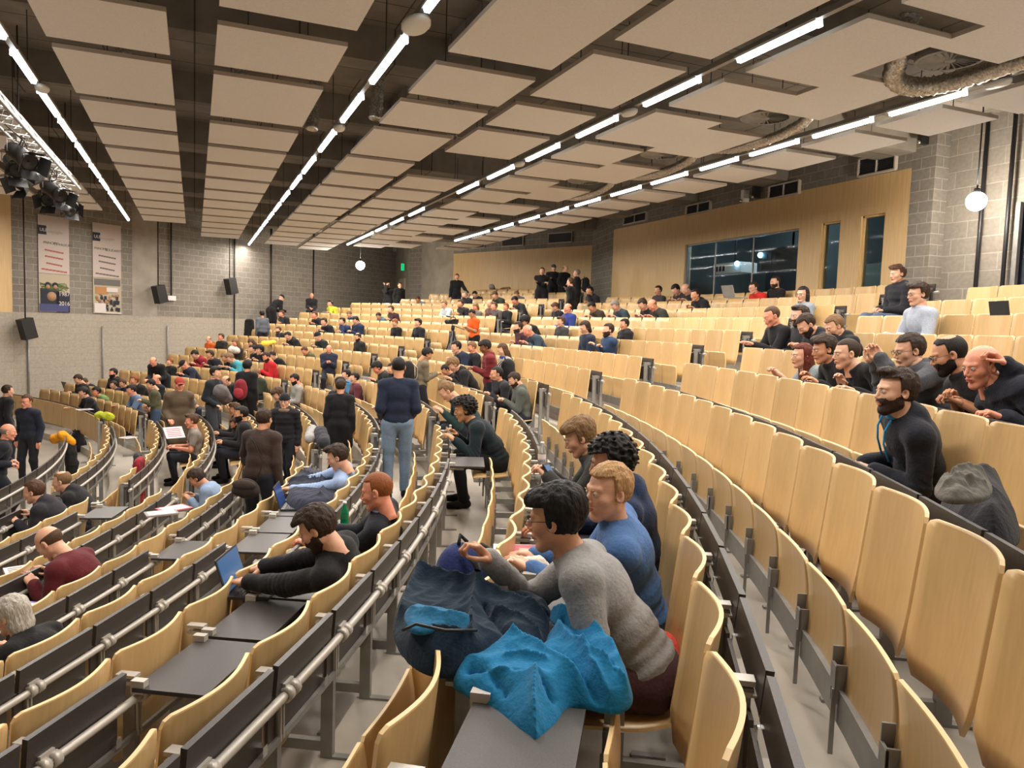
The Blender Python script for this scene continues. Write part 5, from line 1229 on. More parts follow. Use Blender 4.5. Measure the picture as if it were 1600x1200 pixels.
# --- upper middle and far blocks
UP = [(652, 468, 'read', 'shirt', (124, 132, 132), 'short', 'br', 'pale grey shirt below the concrete corner'), (726, 461, 'chin', 'jacket', (38, 38, 42), 'short', 'gr', 'charcoal jacket, hand to the face, below the outstretched arm'), (741, 460, 'read', 'sweater', (34, 36, 42), 'short', 'bk', 'ink-dark sweater beside the hand-to-face person'),
      (774, 461, 'read', 'jacket', (48, 54, 46), 'short', 'br', 'moss-dark jacket in the upper rear row'), (806, 460, 'read', 'shirt', (78, 86, 100), 'short', 'sb', 'blue-grey shirt in the upper rear row'), (805, 470, 'read', 'sweater', (46, 50, 50), 'short', 'bk', 'graphite sweater at the row end above the aisle'),
      (694, 476, 'type', 'shirt', (186, 194, 198), 'short', 'sb', 'white shirt bending over a desk'), (720, 475, 'chin', 'sweater', (38, 36, 38), 'short', 'db', 'black sweater next to the white shirt'), (743, 480, 'lap', 'sweater', (108, 106, 100), 'bob', 'sb', 'grey cardigan with blond hair above the orange t-shirt'),
      (765, 475, 'lap', 'shirt', (96, 70, 66), 'bald', 'br', 'rosy bald head in a brown-red top'), (772, 479, 'chin', 'shirt', (86, 82, 80), 'short', 'br', 'taupe shirt beside the rosy bald head'), (653, 505, 'sit', 'jacket', (32, 33, 38), 'quiff', 'bk', 'black sports jacket with white piping, left of the video camera'),
      (617, 505, 'lap', 'sweater', (27, 28, 28), 'short', 'gi', 'plain black top and glasses, left of the sports jacket'), (611, 484, 'chin', 'sweater', (60, 40, 44), 'short', 'br', 'dull maroon top rubbing the face'), (590, 494, 'read', 'hoodie', (92, 108, 118), 'short', 'db', 'dusty blue hooded top reading'),
      (556, 501, 'phone', 'puffer', (38, 46, 72), 'short', 'bk', 'dark blue puffer with the hood against the neck'), (545, 491, 'read', 'shirt', (62, 82, 118), 'short', 'sb', 'denim-blue shirt half hidden behind the blue puffer'), (535, 502, 'chin', 'sweater', (44, 54, 84), 'short', 'bk', 'marine sweater and glasses, chin in hand'),
      (507, 502, 'fwd', 'jacket', (30, 30, 36), 'short', 'db', 'black jacket on the upper far row, third from its left end'), (492, 492, 'fwd', 'sweater', (40, 40, 46), 'short', 'br', 'anthracite top by the seated bald person in black'), (559, 527, 'lap', 'coat', (34, 38, 36), 'thin', 'db', 'dark green-black coat and a beard, alone in the row'),
      (497, 525, 'fwd', 'jacket', (36, 42, 38), 'beanie', 'br', 'olive beanie and a dark jacket open on a white shirt'), (474, 550, 'read', 'hoodie', (86, 86, 60), 'short', 'br', 'olive hoodie, head bowed, in the middle of the rows'), (451, 525, 'read', 'hoodie', (30, 31, 32), 'crop', 'bk', 'black hoodie with a bulky hood, head bowed'),
      (434, 516, 'chin', 'jacket', (36, 36, 42), 'short', 'br', 'dark jacket and a beard near a yellow bag'), (440, 491, 'chin', 'jacket', (38, 36, 40), 'short', 'br', 'dark jacket, hand before the face, on the top left row'), (393, 536, 'read', 'sweater', (34, 31, 34), 'long', 'br', 'black top and long brown hair falling forward'),
      (368, 536, 'lap', 'sweater', (50, 44, 42), 'long', 'sb', 'dark brown top and long fair-brown hair'), (345, 527, 'sit', 'jacket', (46, 44, 40), 'short', 'br', 'dark khaki jacket beside the orange shirt'), (325, 531, 'lap', 'tee', (214, 92, 36), 'bald', 'gi', 'vivid orange t-shirt and a bald head, far left rows'),
      (395, 546, 'fwd', 'jacket', (30, 30, 34), 'short', 'bk', 'black jacket left of the black-haired pair'), (406, 547, 'fwd', 'jacket', (34, 33, 36), 'curly', 'bk', 'black curls above the red sweater'), (425, 556, 'read', 'coat', (26, 26, 28), 'short', 'bk', 'big black coat folded forward behind the red sweater'),
      (417, 558, 'phone', 'sweater', (186, 36, 42), 'crop', 'db', 'bright red sweater, bearded, hands raised to the face'), (306, 553, 'read', 'hoodie', (136, 34, 46), 'short', 'bk', 'crimson hooded top in the far left rows'), (329, 553, 'fwd', 'jacket', (36, 36, 44), 'quiff', 'db', 'dark leather-like jacket turned to the neighbour'),
      (353, 556, 'read', 'jacket', (34, 34, 36), 'short', 'sb', 'dark jacket and fair hair beside the turquoise top'), (361, 558, 'read', 'sweater', (74, 156, 172), 'short', 'sb', 'turquoise patterned top and fair hair'), (288, 568, 'read', 'sweater', (42, 46, 62), 'cap', 'br', 'navy top and a dark cap in the far left rows'),
      (265, 566, 'sit', 'jacket', (30, 29, 30), 'short', 'gi', 'black jacket and auburn hair by the bald leaning one'), (245, 592, 'sit', 'jacket', (32, 31, 32), 'bald', 'br', 'black jacket and a bald head below the leaning person'), (211, 591, 'chin', 'jacket', (32, 30, 32), 'short', 'gi', 'black jacket, reddish hair, hand over the mouth'),
      (206, 608, 'type', 'shirt', (94, 116, 146), 'short', 'bk', 'blue checked shirt leaning on the desk'), (190, 601, 'type', 'sweater', (46, 42, 58), 'short', 'br', 'dark indigo sweater beside the checked shirt'), (175, 603, 'fwd', 'sweater', (58, 46, 64), 'short', 'db', 'plum sweater with folded forearms'),
      (177, 583, 'sit', 'hoodie', (32, 31, 32), 'short', 'bk', 'black hoodie and dark beard, far left rows'), (149, 612, 'fwd', 'tee', (108, 142, 84), 'bushy', 'bk', 'green t-shirt and bushy dark hair, writing'), (131, 613, 'type', 'sweater', (28, 28, 30), 'side', 'bk', 'black top, typing at the end of the far left row'),
      (130, 598, 'read', 'jacket', (46, 42, 42), 'short', 'br', 'dark brown jacket, head bent low, far left end'), (123, 591, 'phone', 'jacket', (38, 38, 40), 'short', 'db', 'charcoal jacket at the very left end of its row'), (737, 543, 'lap', 'sweater', (36, 38, 42), 'short', 'sb', 'dark sweater behind the fleece wearer'),
      (714, 541, 'fwd', 'sweater', (36, 44, 62), 'short', 'bk', 'navy fleece zip top and dark hair in the middle block'), (590, 575, 'read', 'jacket', (46, 52, 50), 'bushy', 'bk', 'dark green jacket and tied hair in the middle block'), (612, 577, 'chin', 'sweater', (26, 26, 28), 'long', 'bk', 'black top and long black hair over the face'),
      (460, 593, 'lap', 'sweater', (150, 148, 144), 'short', 'bk', 'light grey long-sleeved top and dark beard at the aisle end'), (553, 592, 'sit', 'sweater', (92, 46, 56), 'short', 'bk', 'burgundy sweater turned to the neighbour'), (540, 586, 'sit', 'shirt', (78, 132, 172), 'short', 'bk', 'sky-blue shirt and glasses facing the camera'),
      (400, 584, 'phone', 'jacket', (52, 60, 48), 'short', 'sb', 'dark green jacket, bent head, beside the red backpack'), (346, 631, 'sbend', 'coat', (34, 32, 32), 'bald', 'br', 'black coat and shaven head bending down'), (366, 640, 'sit', 'hoodie', (34, 32, 34), 'side', 'br', 'black hooded top and long fringe below the shaven head')]
for (u, v, pose, top, tc, hr, hc, lb) in UP:
    A(u, v, pose, top, tc, hr, hc, random.choice('ffmfr'), 'seated person: '+lb if not POSES[pose].get('st') else 'stooping person: '+lb, beard=('beard' in lb), fem=('long' in hr or hr == 'bob'), row=None if v < 600 else list(range(-7, 1)), lo=-10 if u < 700 else -37)
# --- other people, lower left and standing
A(381, 647, 'sit', 'jacket', (30, 29, 30), 'short', 'bk', 'm', 'dark-bearded person in a black jacket over a white shirt', row=list(range(-6, 0)), beard=True, lo=-10)
A(359, 663, 'phone', 'tee', (30, 34, 48), 'short', 'db', 'r', 'bearded person in a navy t-shirt holding a phone in both hands', row=list(range(-6, -2)), beard=True, glasses=True, lod=1, lo=-10)
A(303, 658, 'sit', 'tee', (132, 124, 118), 'quiff', 'br', 'r', 'talking person in a taupe t-shirt and dark jeans', row=list(range(-7, -3)), lod=1, lo=-10)
A(297, 640, 'read', 'coat', (40, 42, 54), 'bushy', 'gr', 'f', 'grey curly-haired person in a dark coat holding a white leaflet', row=list(range(-7, -3)), lod=1, lo=-10)
R9 = A(281, 629, 'read', 'jacket', (150, 40, 44), 'short', 'db', 'f', 'person with a grey scarf and a red jacket, head bowed', row=list(range(-7, -3)), lod=1, lo=-10)
A(224, 650, 'read', 'jacket', (60, 60, 48), 'bald', 'bk', 'f', 'balding person in an olive parka with papers on a lifted desk', row=list(range(-8, -4)), lod=1)
A(605, 608, 'phone', 'sweater', (70, 130, 70), 'short', 'db', 'f', 'person in a rainbow-striped jumper using a tablet', row=[-2, -1], lod=1)
A(618, 616, 'phone', 'shirt', (158, 154, 146), 'side', 'db', 'f', 'person in a pale grey shirt with outstretched forearms at the row end', row=[-2, -1, -3], lod=1, leg=(66, 64, 60))
A(710, 570, 'read', 'hoodie', (34, 34, 36), 'bushy', 'sb', 'f', 'brown-haired person in a black hooded coat, head bowed', row=[0, -1], lod=1)
A(694, 588, 'read', 'jacket', (28, 28, 30), 'short', 'bk', 'm', 'dark-haired person bent behind the navy fleece back', row=[-1, 0], lod=1)
A(704, 602, 'read', 'sweater', (32, 52, 50), 'short', 'sb', 'f', 'light-haired person in a bottle-green top leaning forward', row=[-1, -2], lod=1)
R7 = A(785, 547, 'lap', 'sweater', (158, 152, 142), 'long', 'br', 'f', 'person with long brown hair, a blue scarf and an oatmeal patterned sweater', row=[1, 2], fem=True, lod=1)
A(775, 585, 'chin', 'jacket', (40, 40, 44), 'crop', 'bk', 'm', 'person half hidden behind the dark red jacket', row=[0, 1], lod=1)
A(682, 574, 'stand', 'sweater', (30, 38, 56), 'crop', 'bk', 'm', 'person in a navy fleece and faded jeans standing with the back turned', row=[-2], az=-8, lod=1, leg=(112, 132, 154), lo=-20, hi=-8, off=.5, d=9.2, P=P_('spocket', nod=6))
A(748, 561, 'sphone', 'puffer', (112, 38, 42), 'side', 'bk', 'd', 'bespectacled person in a dark red puffer jacket standing in the aisle', row=[-1, 0, -2], d=10.8, az=78, lod=1, glasses=True, lo=-15, hi=-5, leg=(30, 32, 40))
A(657, 559, 'sphone', 'jacket', (112, 102, 84), 'bushy', 'bk', 't', 'person in a beige jacket with a black backpack standing in profile', row=[-2, -1, 0, 1], d=12.2, az=-95, lod=1, lo=-15, hi=6)
A(509, 618, 'stand', 'coat', (24, 24, 27), 'short', 'db', 'm', 'person in a black coat seen from behind, holding a grey scarf bundle', row=[-5, -4, -3], d=11.3, az=-20, lod=1, lo=-16, hi=0)
A(526, 604, 'stand', 'coat', (26, 26, 28), 'cap', 'db', 'd', 'person in a black cap and coat turned sideways behind the scarf holder', row=[-4, -3], d=12, az=-60, lod=1, lo=-16, hi=4)
R8 = A(457, 634, 'stand', 'puffer', (30, 30, 34), 'beanie', 'db', 'f', 'smiling bespectacled person in a beanie, taupe scarf and black puffer jacket', row=[-5, -4, -3], d=11.8, az=160, lod=1, glasses=True, lo=-16, hi=4)
A(431, 647, 'sphone', 'jacket', (44, 42, 42), 'mop', 'br', 'f', 'brown-haired person looking down left of the beanie wearer', row=[-5, -4, -3], d=13, az=100, lod=1, lo=-16, hi=8)
A(403, 655, 'sreach', 'jacket', (58, 46, 40), 'short', 'db', 'm', 'person in a brown corduroy jacket with a shoulder bag seen from behind', row=[-6, -5, -4], d=10.8, az=-35, lod=1, lo=-20, hi=0)
A(301, 573, 'spocket', 'coat', (92, 78, 62), 'cap', 'gi', 'r', 'person in a red-peaked cap and a striped brown poncho', row=[-6, -5, -4, -3], d=14.8, az=190, capcol=(150, 62, 50), lo=-8, hi=30, lod=2)
A(337, 577, 'spocket', 'sweater', (34, 38, 44), 'quiff', 'bk', 'f', 'bespectacled person in a dark sweater with a grey jacket over the arm', row=[-5, -4, -3], d=15.8, az=-120, leg=(60, 62, 66), lo=-8, hi=25)
A(386, 572, 'stand', 'coat', (24, 22, 24), 'bushy', 'bk', 'm', 'person in a long black coat carrying a red backpack', row=[-5, -4, -3, -2], d=16.5, az=-30, lo=-8, hi=25)
A(235, 601, 'sphone', 'sweater', (78, 76, 56), 'short', 'bk', 'f', 'person in an olive-green sweater and jeans standing over the rows', row=[-7, -6, -5], d=16.8, az=95, leg=JN, lo=0, hi=25)
A(239, 565, 'sbend', 'coat', (28, 30, 32), 'bald', 'br', 'r', 'bald person in a black coat leaning over the desks', row=[-4, -3, -5], az=150, lo=15, hi=37)
A(409, 491, 'stand', 'sweater', (92, 96, 104), 'short', 'bk', 'm', 'person in a grey striped sweater standing with the back turned', row=[2, 3, 4], az=20, lo=30, hi=40)
A(439, 466, 'sbend', 'coat', (28, 27, 29), 'beanie', 'bk', 'f', 'person in a black beanie and coat stooping on the top left rows', row=[4, 5, 6], az=-60, lo=30, hi=40)
A(487, 465, 'lap', 'puffer', (36, 36, 38), 'bald', 'br', 'r', 'bald person in a bulky black jacket sitting high on a backrest', row=[6, 7], az=170, P=P_('lap', hz=.90, hl=(-.06, .26, 1.0), hr=(.07, .27, 1.02), fl=(-.14, .36, .45), fr=(.14, .36, .45)))
A(516, 475, 'chin', 'jacket', (196, 200, 60), 'short', 'bk', 'f', 'person in a black jacket with luminous yellow shoulders', row=[6, 7])
A(514, 553, 'spocket', 'puffer', (46, 50, 68), 'bald', 'br', 'r', 'bald person in a navy patterned jacket with a white lanyard', row=[-1, 0], az=170, P=P_('lap', hz=.72, hl=(-.05, .26, .98), hr=(.05, .27, 1.0)))
A(737, 491, 'sphone', 'tee', (226, 96, 34), 'short', 'bk', 't', 'person in a bright orange t-shirt standing and reading papers', row=[3, 4], az=110, lo=0, hi=16, leg=(28, 28, 32))
A(790, 480, 'sit', 'jacket', (34, 36, 38), 'short', 'gi', 'r', 'person in a black jacket perched sideways on the aisle end above the tripod', row=[5, 6])
# stage
A(47, 626, 'stand', 'jacket', (34, 38, 52), 'short', 'br', 'r', 'smiling person in a navy jacket standing on the stage floor', xyz=STG[0], az=150, lod=1, leg=(34, 34, 40), glasses=True)
A(2, 645, 'stand', 'coat', (32, 32, 36), 'short', 'db', 'f', 'person in a dark coat cut by the left picture edge, back to the stage', xyz=STG[1], az=-60, lod=1)
A(3, 690, 'stand', 'jacket', (38, 38, 46), 'bald', 'gr', 'r', 'grey-haired balding person in a dark jacket at the left picture edge', xyz=STG[2], az=-80, lod=1, P=P_('spocket', lean=10, hz=.80))
def _late():
  for l in LOG:
    if abs(l[7+1]) > 6 or abs(l[9]) > 12 or not (.935 < l[13] < 1.055): print('PLACE', l)

def root_of(lbl):
    for o in COL.objects:
        if o.parent is None and o.get('label', '').startswith(lbl): return o
def add_collar(lbl, rec, col, R=.060, r=.014, dz=.030, name='collar'):
    o, K = rec[0], rec[1]; f = Fld(K['N']-.14, K['N']+.16, .006); f.torus(K['N']+K['dn']*dz, K['R2']@rx(math.radians(14)), R, r, .01); V, Q = f.mesh(); link(name, npmesh(name, V, Q, None, (cmat(col),)), o)
def add_cords(rec, col):
    o, K = rec[0], rec[1]
    for s in (-1, 1):
        P = [K['N']+K['R2']@V3(s*.055, .075, .035), K['N']+K['R2']@V3(s*.050, .125, -.02), K['N']+K['R2']@V3(s*.045, .150, -.09), K['N']+K['R2']@V3(s*.050, .158, -.20)]
        m = MB(); m.tube(P, .006, 6); m.obj('drawcord', [cmat(col)], o)

add_collar('', R2_, (140, 160, 200)); add_collar('', R3, (160, 180, 214)); add_collar('', R4, (52, 140, 190), .070, .016, .02, 'hood_lining'); add_cords(R4, (54, 150, 205)); add_collar('', R5, (120, 140, 190), .060, .014)
add_collar('', R6, (210, 70, 34), .085, .016, .0, 'hood_lining'); add_collar('', R7, (52, 66, 130), .075, .030, .0, 'scarf'); add_collar('', R8, (122, 104, 86), .080, .034, -.01, 'scarf'); add_collar('', R9, (66, 74, 70), .085, .034, .0, 'scarf')
# print on the black t-shirt: rows of small white letter-like bars
for o in COL.objects:
    if o.get('label', '').startswith('laughing bespectacled'): TP = o
# ------------------------------------------------------------------ things people brought
def W(u, v, z):     # the point at height z seen at (u, v)
    d = fw+rt*(u-800)/FPX-up*(v-600)/FPX; t = (z-ZC)/d[2]; return np.array([d[0]*t, d[1]*t, z])
def WR(u, v, i, off=0.):    # the point over the back line of seat row i (cylinder) seen at (u, v), nearest solution
    d = fw+rt*(u-800)/FPX-up*(v-600)/FPX; r = RR(i)-off; a = d[0]**2+d[1]**2; b = -2*(d[0]*CX+d[1]*CY); c = CX**2+CY**2-r*r; D = max(b*b-4*a*c, 0); o = []
    for s in (-1, 1):
        t = (-b+s*D**.5)/2/a
        if t > 0: o.append(np.array([d[0]*t, d[1]*t, ZC+d[2]*t]))
    return min(o, key=lambda p: abs(p[2]-TT[i]))
def blob(name, col, prims, parent=None, h=.012, noise=((.006, .10), (.003, .045)), kind='cloth', material=None, seed=1, floor=None, **kw):
    P = np.array([p[1] for p in prims]+[p[3] for p in prims if p[0] == 'c']); m = max([max(np.atleast_1d(p[2]).max(), (p[4] if p[0] == 'c' else 0)) for p in prims])+.05
    f = Fld(P.min(0)-m, P.max(0)+m, h)
    for p in prims:
        if p[0] == 'c': f.cone(p[1], p[2], p[3], p[4], p[5] if len(p) > 5 else .03)
        else: f.ell(p[1], p[2], p[3] if len(p) > 3 else None, .03)
    for a, wl in noise: f.noise(a, wl, seed, 7)
    if floor is not None: f.F = np.maximum(f.F, floor-f.ax[2][None, None, :])
    V, Q = f.mesh(); c = V.mean(0)
    if parent is None:
        me = npmesh(name, V-c, Q, None, (material or cmat(col, kind=kind),)); return link(name, me, None, tuple(c), 0, **kw)
    me = npmesh(name, V, Q, None, (material or cmat(col, kind=kind),)); return link(name, me, parent, **kw)
def c_(a, ra, b, rb, k=.03): return ('c', np.array(a, float), ra, np.array(b, float), rb, k)
def e_(a, r, R=None): return ('e', np.array(a, float), np.array(r, float), R)
# --- cloth lying in folds: outline on a support plane, a folded upper surface, soft hems
def pdist(X, Y, poly):
    P = np.array(poly); n = len(P); D = np.full(np.broadcast(X, Y).shape, 9.); ins = np.zeros(D.shape, bool)
    for k in range(n):
        a, b = P[k], P[(k+1) % n]; d = b-a; t = np.clip(((X-a[0])*d[0]+(Y-a[1])*d[1])/(d@d+1e-12), 0, 1)
        D = np.minimum(D, np.hypot(X-a[0]-t*d[0], Y-a[1]-t*d[1]))
        c = ((a[1] > Y) != (b[1] > Y)) & (X < (b[0]-a[0])*(Y-a[1])/(b[1]-a[1]+1e-12)+a[0]); ins ^= c
    return np.where(ins, D, -D)
def smooth_poly(P, n=2):
    P = [np.array(p, float) for p in P]
    for _ in range(n): P = [q for k in range(len(P)) for q in (P[k]*.75+P[(k+1) % len(P)]*.25, P[k]*.25+P[(k+1) % len(P)]*.75)]
    return P
def cloth(name, parent, poly, z, thick, folds, col, h=.007, droop=None, seed=1, rnd=(.010, .12, 3), lift=0., hem=.03):
    Q = [W(u, v, z)[:2] for u, v in poly]; Q = smooth_poly(Q); A = np.array(Q)
    f = Fld((*(A.min(0)-.03), z-.22 if droop else z-.03), (*(A.max(0)+.03), z+thick+.10), h); X, Y, Z = f.xyz((slice(None),)*3); X2, Y2 = X[:, :, 0], Y[:, :, 0]
    D = pdist(X2, Y2, Q); H = thick*(1-np.exp(-np.maximum(D, 0)/hem)); r = np.random.default_rng(seed)
    for (u1, v1, u2, v2, amp, wd) in folds:
        a, b = W(u1, v1, z)[:2], W(u2, v2, z)[:2]; d = b-a; t = ((X2-a[0])*d[0]+(Y2-a[1])*d[1])/(d@d); tc = np.clip(t, 0, 1); off = .12*np.sin(tc*PI)*np.hypot(*d)*r.uniform(-1, 1)
        n = np.array([-d[1], d[0]])/np.hypot(*d); dist = np.hypot(X2-a[0]-tc*d[0]-n[0]*off, Y2-a[1]-tc*d[1]-n[1]*off); H = H+amp*np.exp(-dist/wd)*np.clip(np.maximum(D, 0)/.02, 0, 1)
    for _ in range(rnd[2]):
        a = r.uniform(0, PI); ph = r.uniform(0, 6); q = (X2*math.cos(a)+Y2*math.sin(a))*2*PI/rnd[1]+ph+1.5*np.sin((X2*math.sin(a)-Y2*math.cos(a))*2.2*PI/rnd[1]+ph); H = H+rnd[0]*(.5-np.abs(np.sin(q/2)))*np.clip(np.maximum(D, 0)/.03, 0, 1)
    dz = 0*X2
    if droop is not None:
        (u1, v1, u2, v2, dep) = droop; a, b = W(u1, v1, z)[:2], W(u2, v2, z)[:2]; d = b-a; t = np.clip(((X2-a[0])*d[0]+(Y2-a[1])*d[1])/(d@d), 0, 1); dz = -dep*t*t
    top = Z-(z+lift+H+dz)[:, :, None]; bot = (z+lift-.015+dz)[:, :, None]-Z
    F = np.maximum(np.maximum(top*.8, bot), -(D)[:, :, None]); f.F = F.astype(np.float32); V, Qd = f.mesh()
    return link(name, npmesh(name, V, Qd, None, (cmat(col),)), parent)
zt = TT[-1]-.09
co = empty('coat', (0, 0, 0)); tag(co, 'large teal-blue outdoor coat with a dark navy hood flung over the nearest desk', 'coat')
teal = [(850, 958), (905, 975), (950, 1020), (985, 1070), (992, 1100), (960, 1112), (905, 1098), (880, 1105), (872, 1135), (838, 1165), (800, 1135), (775, 1103), (740, 1088), (700, 1068), (725, 1045), (790, 1030), (838, 1030), (856, 995)]
navy = [(612, 1000), (618, 955), (650, 930), (700, 935), (750, 955), (800, 950), (858, 958), (868, 985), (850, 1040), (800, 1042), (745, 1052), (705, 1066), (665, 1060), (632, 1038)]
FT = [(700, 1055, 800, 1035, .055, .035), (800, 1035, 900, 1090, .05, .03), (860, 985, 965, 1075, .06, .04), (870, 1015, 985, 1100, .045, .02), (760, 1078, 835, 1095, .04, .02), (835, 1095, 838, 1155, .05, .02), (790, 1062, 850, 1075, .03, .012), (905, 1045, 950, 1105, .03, .012),
      (735, 1068, 790, 1100, -.045, .015), (845, 1045, 935, 1105, -.05, .014), (800, 1085, 860, 1110, -.04, .012), (880, 1000, 960, 1090, -.03, .010)]
FN = [(625, 990, 650, 945, .05, .03), (650, 942, 745, 965, .07, .03), (640, 1035, 720, 1050, .06, .03), (745, 965, 735, 1045, .05, .02), (660, 1000, 720, 1005, -.07, .035), (760, 970, 850, 1000, .04, .02), (770, 1000, 840, 1025, .035, .014), (755, 985, 800, 1035, -.04, .012), (800, 965, 850, 985, -.03, .010), (680, 1020, 735, 1035, .03, .010)]
cloth('coat_body', co, teal, zt, .075, FT, (24, 112, 158), .0062, (850, 1090, 838, 1165, .10), 4, (.008, .16, 2))
cloth('hood', co, navy, zt, .085, FN, (24, 42, 58), .0062, None, 6, (.008, .12, 2), .02)
cloth('hood_panel', co, [(628, 965), (640, 945), (690, 950), (742, 968), (738, 985), (690, 982), (645, 990)], zt+.13, .03, [(640, 960, 735, 975, .02, .02)], (32, 100, 138), .0062, None, 3, (.006, .10, 2))
m = MB(); m.tube([W(628, 985, zt+.15), W(650, 975, zt+.165), W(695, 985, zt+.155), W(745, 985, zt+.13)], .005, 6); m.obj('zip', [MT['black']], co)
def heap(name, lab, cat, col, z, polys, folds=(), th=.12, seed=2, h=.010, rnd=(.016, .14, 3), droop=None, part='main_fabric'):
    o = empty(name, (0, 0, 0)); tag(o, lab, cat); cloth(part, o, polys, z, th, folds, col, h, droop, seed, rnd, 0., .05); return o
def hang(name, lab, cat, col, i, ang, w, top, drop, seed=1, h=.014, th=.045, y=.0):
    """a coat hung over the back at row i: several vertical rolls of cloth side by side, with two sleeves"""
    a0 = math.radians(ang); t = V3(-math.sin(a0), math.cos(a0), 0); r_out = V3(math.cos(a0), math.sin(a0), 0); c = V3(*pol(RR(i)-y, ang), TT[i]+top); rg = np.random.default_rng(seed); pr = []
    n = 5
    for k in range(n):
        s = (k-(n-1)/2)/((n-1)/2); p = c+t*s*w*.38+r_out*rg.uniform(-.02, .02); q = c+t*s*w*.5+V3(0, 0, -drop*rg.uniform(.88, 1.05))+r_out*rg.uniform(-.03, .03); pr.append(c_(p, th*rg.uniform(.8, 1.1), q, th*rg.uniform(.9, 1.3), .02))
    for s in (-1, 1):
        p = c+t*s*w*.45-V3(0, 0, .03); pr.append(c_(p, th*.9, p+t*s*w*.14-V3(0, 0, drop*.62), th*.8, .02))
    pr.append(c_(c-t*w*.3+V3(0, 0, .02), th, c+t*w*.3+V3(0, 0, .02), th))
    return blob(name, col, pr, h=h, noise=((.006, .09), (.003, .04)), seed=seed, label=lab, cat=cat)
# --- laptops
SCR = mat('lit_blue_screen', (.02, .06, .14), .25, emit=(.06, .17, .36), est=.55); SCR2 = mat('lit_dark_blue_screen', (.01, .02, .08), .25, emit=(.015, .06, .22), est=.5)
KEY = mat('laptop_keys', (.02, .02, .022), .5); BODY = mat('laptop_shell', (.03, .03, .033), .4)
def laptop(p, rz, lab, scr=SCR, w=.165, tilt=108, shell=None, sc=1.):
    o = empty('laptop', tuple(p), rz); tag(o, lab, 'laptop', 'laptops on the desks'); o.scale = (sc,)*3; sh = shell or BODY
    m = MB(); m.box((0, 0, .009), (w, .115, .008)); m.obj('base', [sh], o)
    m = MB()
    for r in range(5):
        for q in range(13): m.box((-w*.86+q*w*1.72/12, -.01+r*.021, .0185), (w*.060, .008, .0015))
    m.box((0, -.070, .0178), (.045, .028, .0008)); m.obj('keyboard', [KEY], o)
    R = Matrix.Rotation(math.radians(tilt-90), 3, 'X').inverted()
    sg = MB(); sg.box((0, 0, .108), (w, .004, .108), 0, R, (0, .118, .014)); sg.obj('lid', [sh], o)
    sg = MB(); sg.box((0, -.0052, .110), (w-.012, .001, .094), 0, R, (0, .118, .014)); sg.obj('screen', [scr], o)
def deskz(i): return TT[i]-.095
laptop(W(402, 922, deskz(-3)), facing(-28.6)+.12, 'open black laptop with a plain blue screen before the bearded black-hooded person')
laptop(W(462, 792, deskz(-4)), facing(-20.6)+.1, 'open laptop with a deep blue screen before the light blue shirt', SCR2)
laptop(W(1172, 528, deskz(3)), facing(-14.5), 'open dark laptop at the row end in the upper rows', KEY)
laptop(W(1148, 466, deskz(7)), facing(-1.5), 'grey laptop left of the bright red jacket', KEY, shell=MT['steel'])
laptop(W(110, 608, deskz(-7)), facing(29), 'small open laptop at the end of the far left row', KEY)
laptop(W(607, 645, deskz(-3)), facing(-8), 'open tablet-like laptop before the rainbow jumper', KEY)
# --- bottles, wraps and phones on the desks
PETM = mat('clear_bottle', (.85, .9, .9), .08, trans=.85); PETM.node_tree.nodes['Principled BSDF'].inputs['IOR'].default_value = 1.2; GREENB = mat('green_bottle', (.0, .22, .09), .15, trans=.3)
LABW = mat('bottle_label', (.75, .65, .65), .5)
def bottle(p, lab, m_=PETM, cap=None, h=.20, lie=False, r=.032):
    o = empty('bottle', tuple(p)); tag(o, lab, 'bottle', 'drink bottles on the desks'); 
    if lie: o.rotation_euler = (PI/2, 0, .6); o.location.z += r
    m = MB(); m.lathe([(.0, .0), (r*.9, .002), (r, .012), (r, h*.32), (r*.90, h*.36), (r, h*.42), (r, h*.62), (r*.75, h*.76), (r*.40, h*.88), (r*.40, h*.96), (0, h*.96)], 20); m.obj('body', [m_], o)
    m = MB(); m.lathe([(0, h*.95), (r*.45, h*.95), (r*.45, h*1.02), (0, h*1.02)], 14); m.obj('cap', [cap or MT['white']], o)
    m = MB(); m.lathe([(r*1.01, h*.44), (r*1.01, h*.60)], 20); m.obj('label', [LABW if m_ is PETM else cmat((40, 110, 70))], o)
bottle(W(784, 956, deskz(-1)), 'clear water bottle with a white cap beside the grey sweater', h=.19)
bottle(W(846, 735, deskz(-1)), 'upright clear water bottle before the sandy-haired person', h=.22)
bottle(W(838, 755, deskz(-1)), 'clear bottle lying on its side before the sandy-haired person', h=.18, lie=True)
bottle(W(538, 830, deskz(-3)), 'green bottle with a white cap before the ginger person', GREENB, h=.22)
bottle(W(703, 692, deskz(-2)), 'small water bottle before the dark curly-haired teal top', h=.20)
bottle(W(318, 650, deskz(-6)), 'water bottle standing among the lower middle rows', h=.22)
WRP = cmat((206, 188, 150)); WRW = cmat((226, 216, 200))
def wrap(p, rz, lab, col, s=1.):
    p = np.array(p); d = np.array([math.cos(rz), math.sin(rz), 0]); blob('food_wrap', col, [c_(p-d*.055*s+V3(0, 0, .03), .030*s, p+d*.055*s+V3(0, 0, .03), .036*s), e_(p+d*.08*s+V3(0, 0, .02), (.03, .03, .015))], h=.006, noise=((.004, .03), (.002, .015)), floor=p[2], label=lab, cat='food wrapping')
wrap(W(466, 870, deskz(-3)), .2, 'crumpled beige sandwich wrapper on the desk beside the bearded laptop typist', (204, 184, 140))
wrap(W(820, 892, deskz(-1)), -.4, 'crumpled white paper bag on the desk before the grey sweater', (226, 214, 196), 1.1)
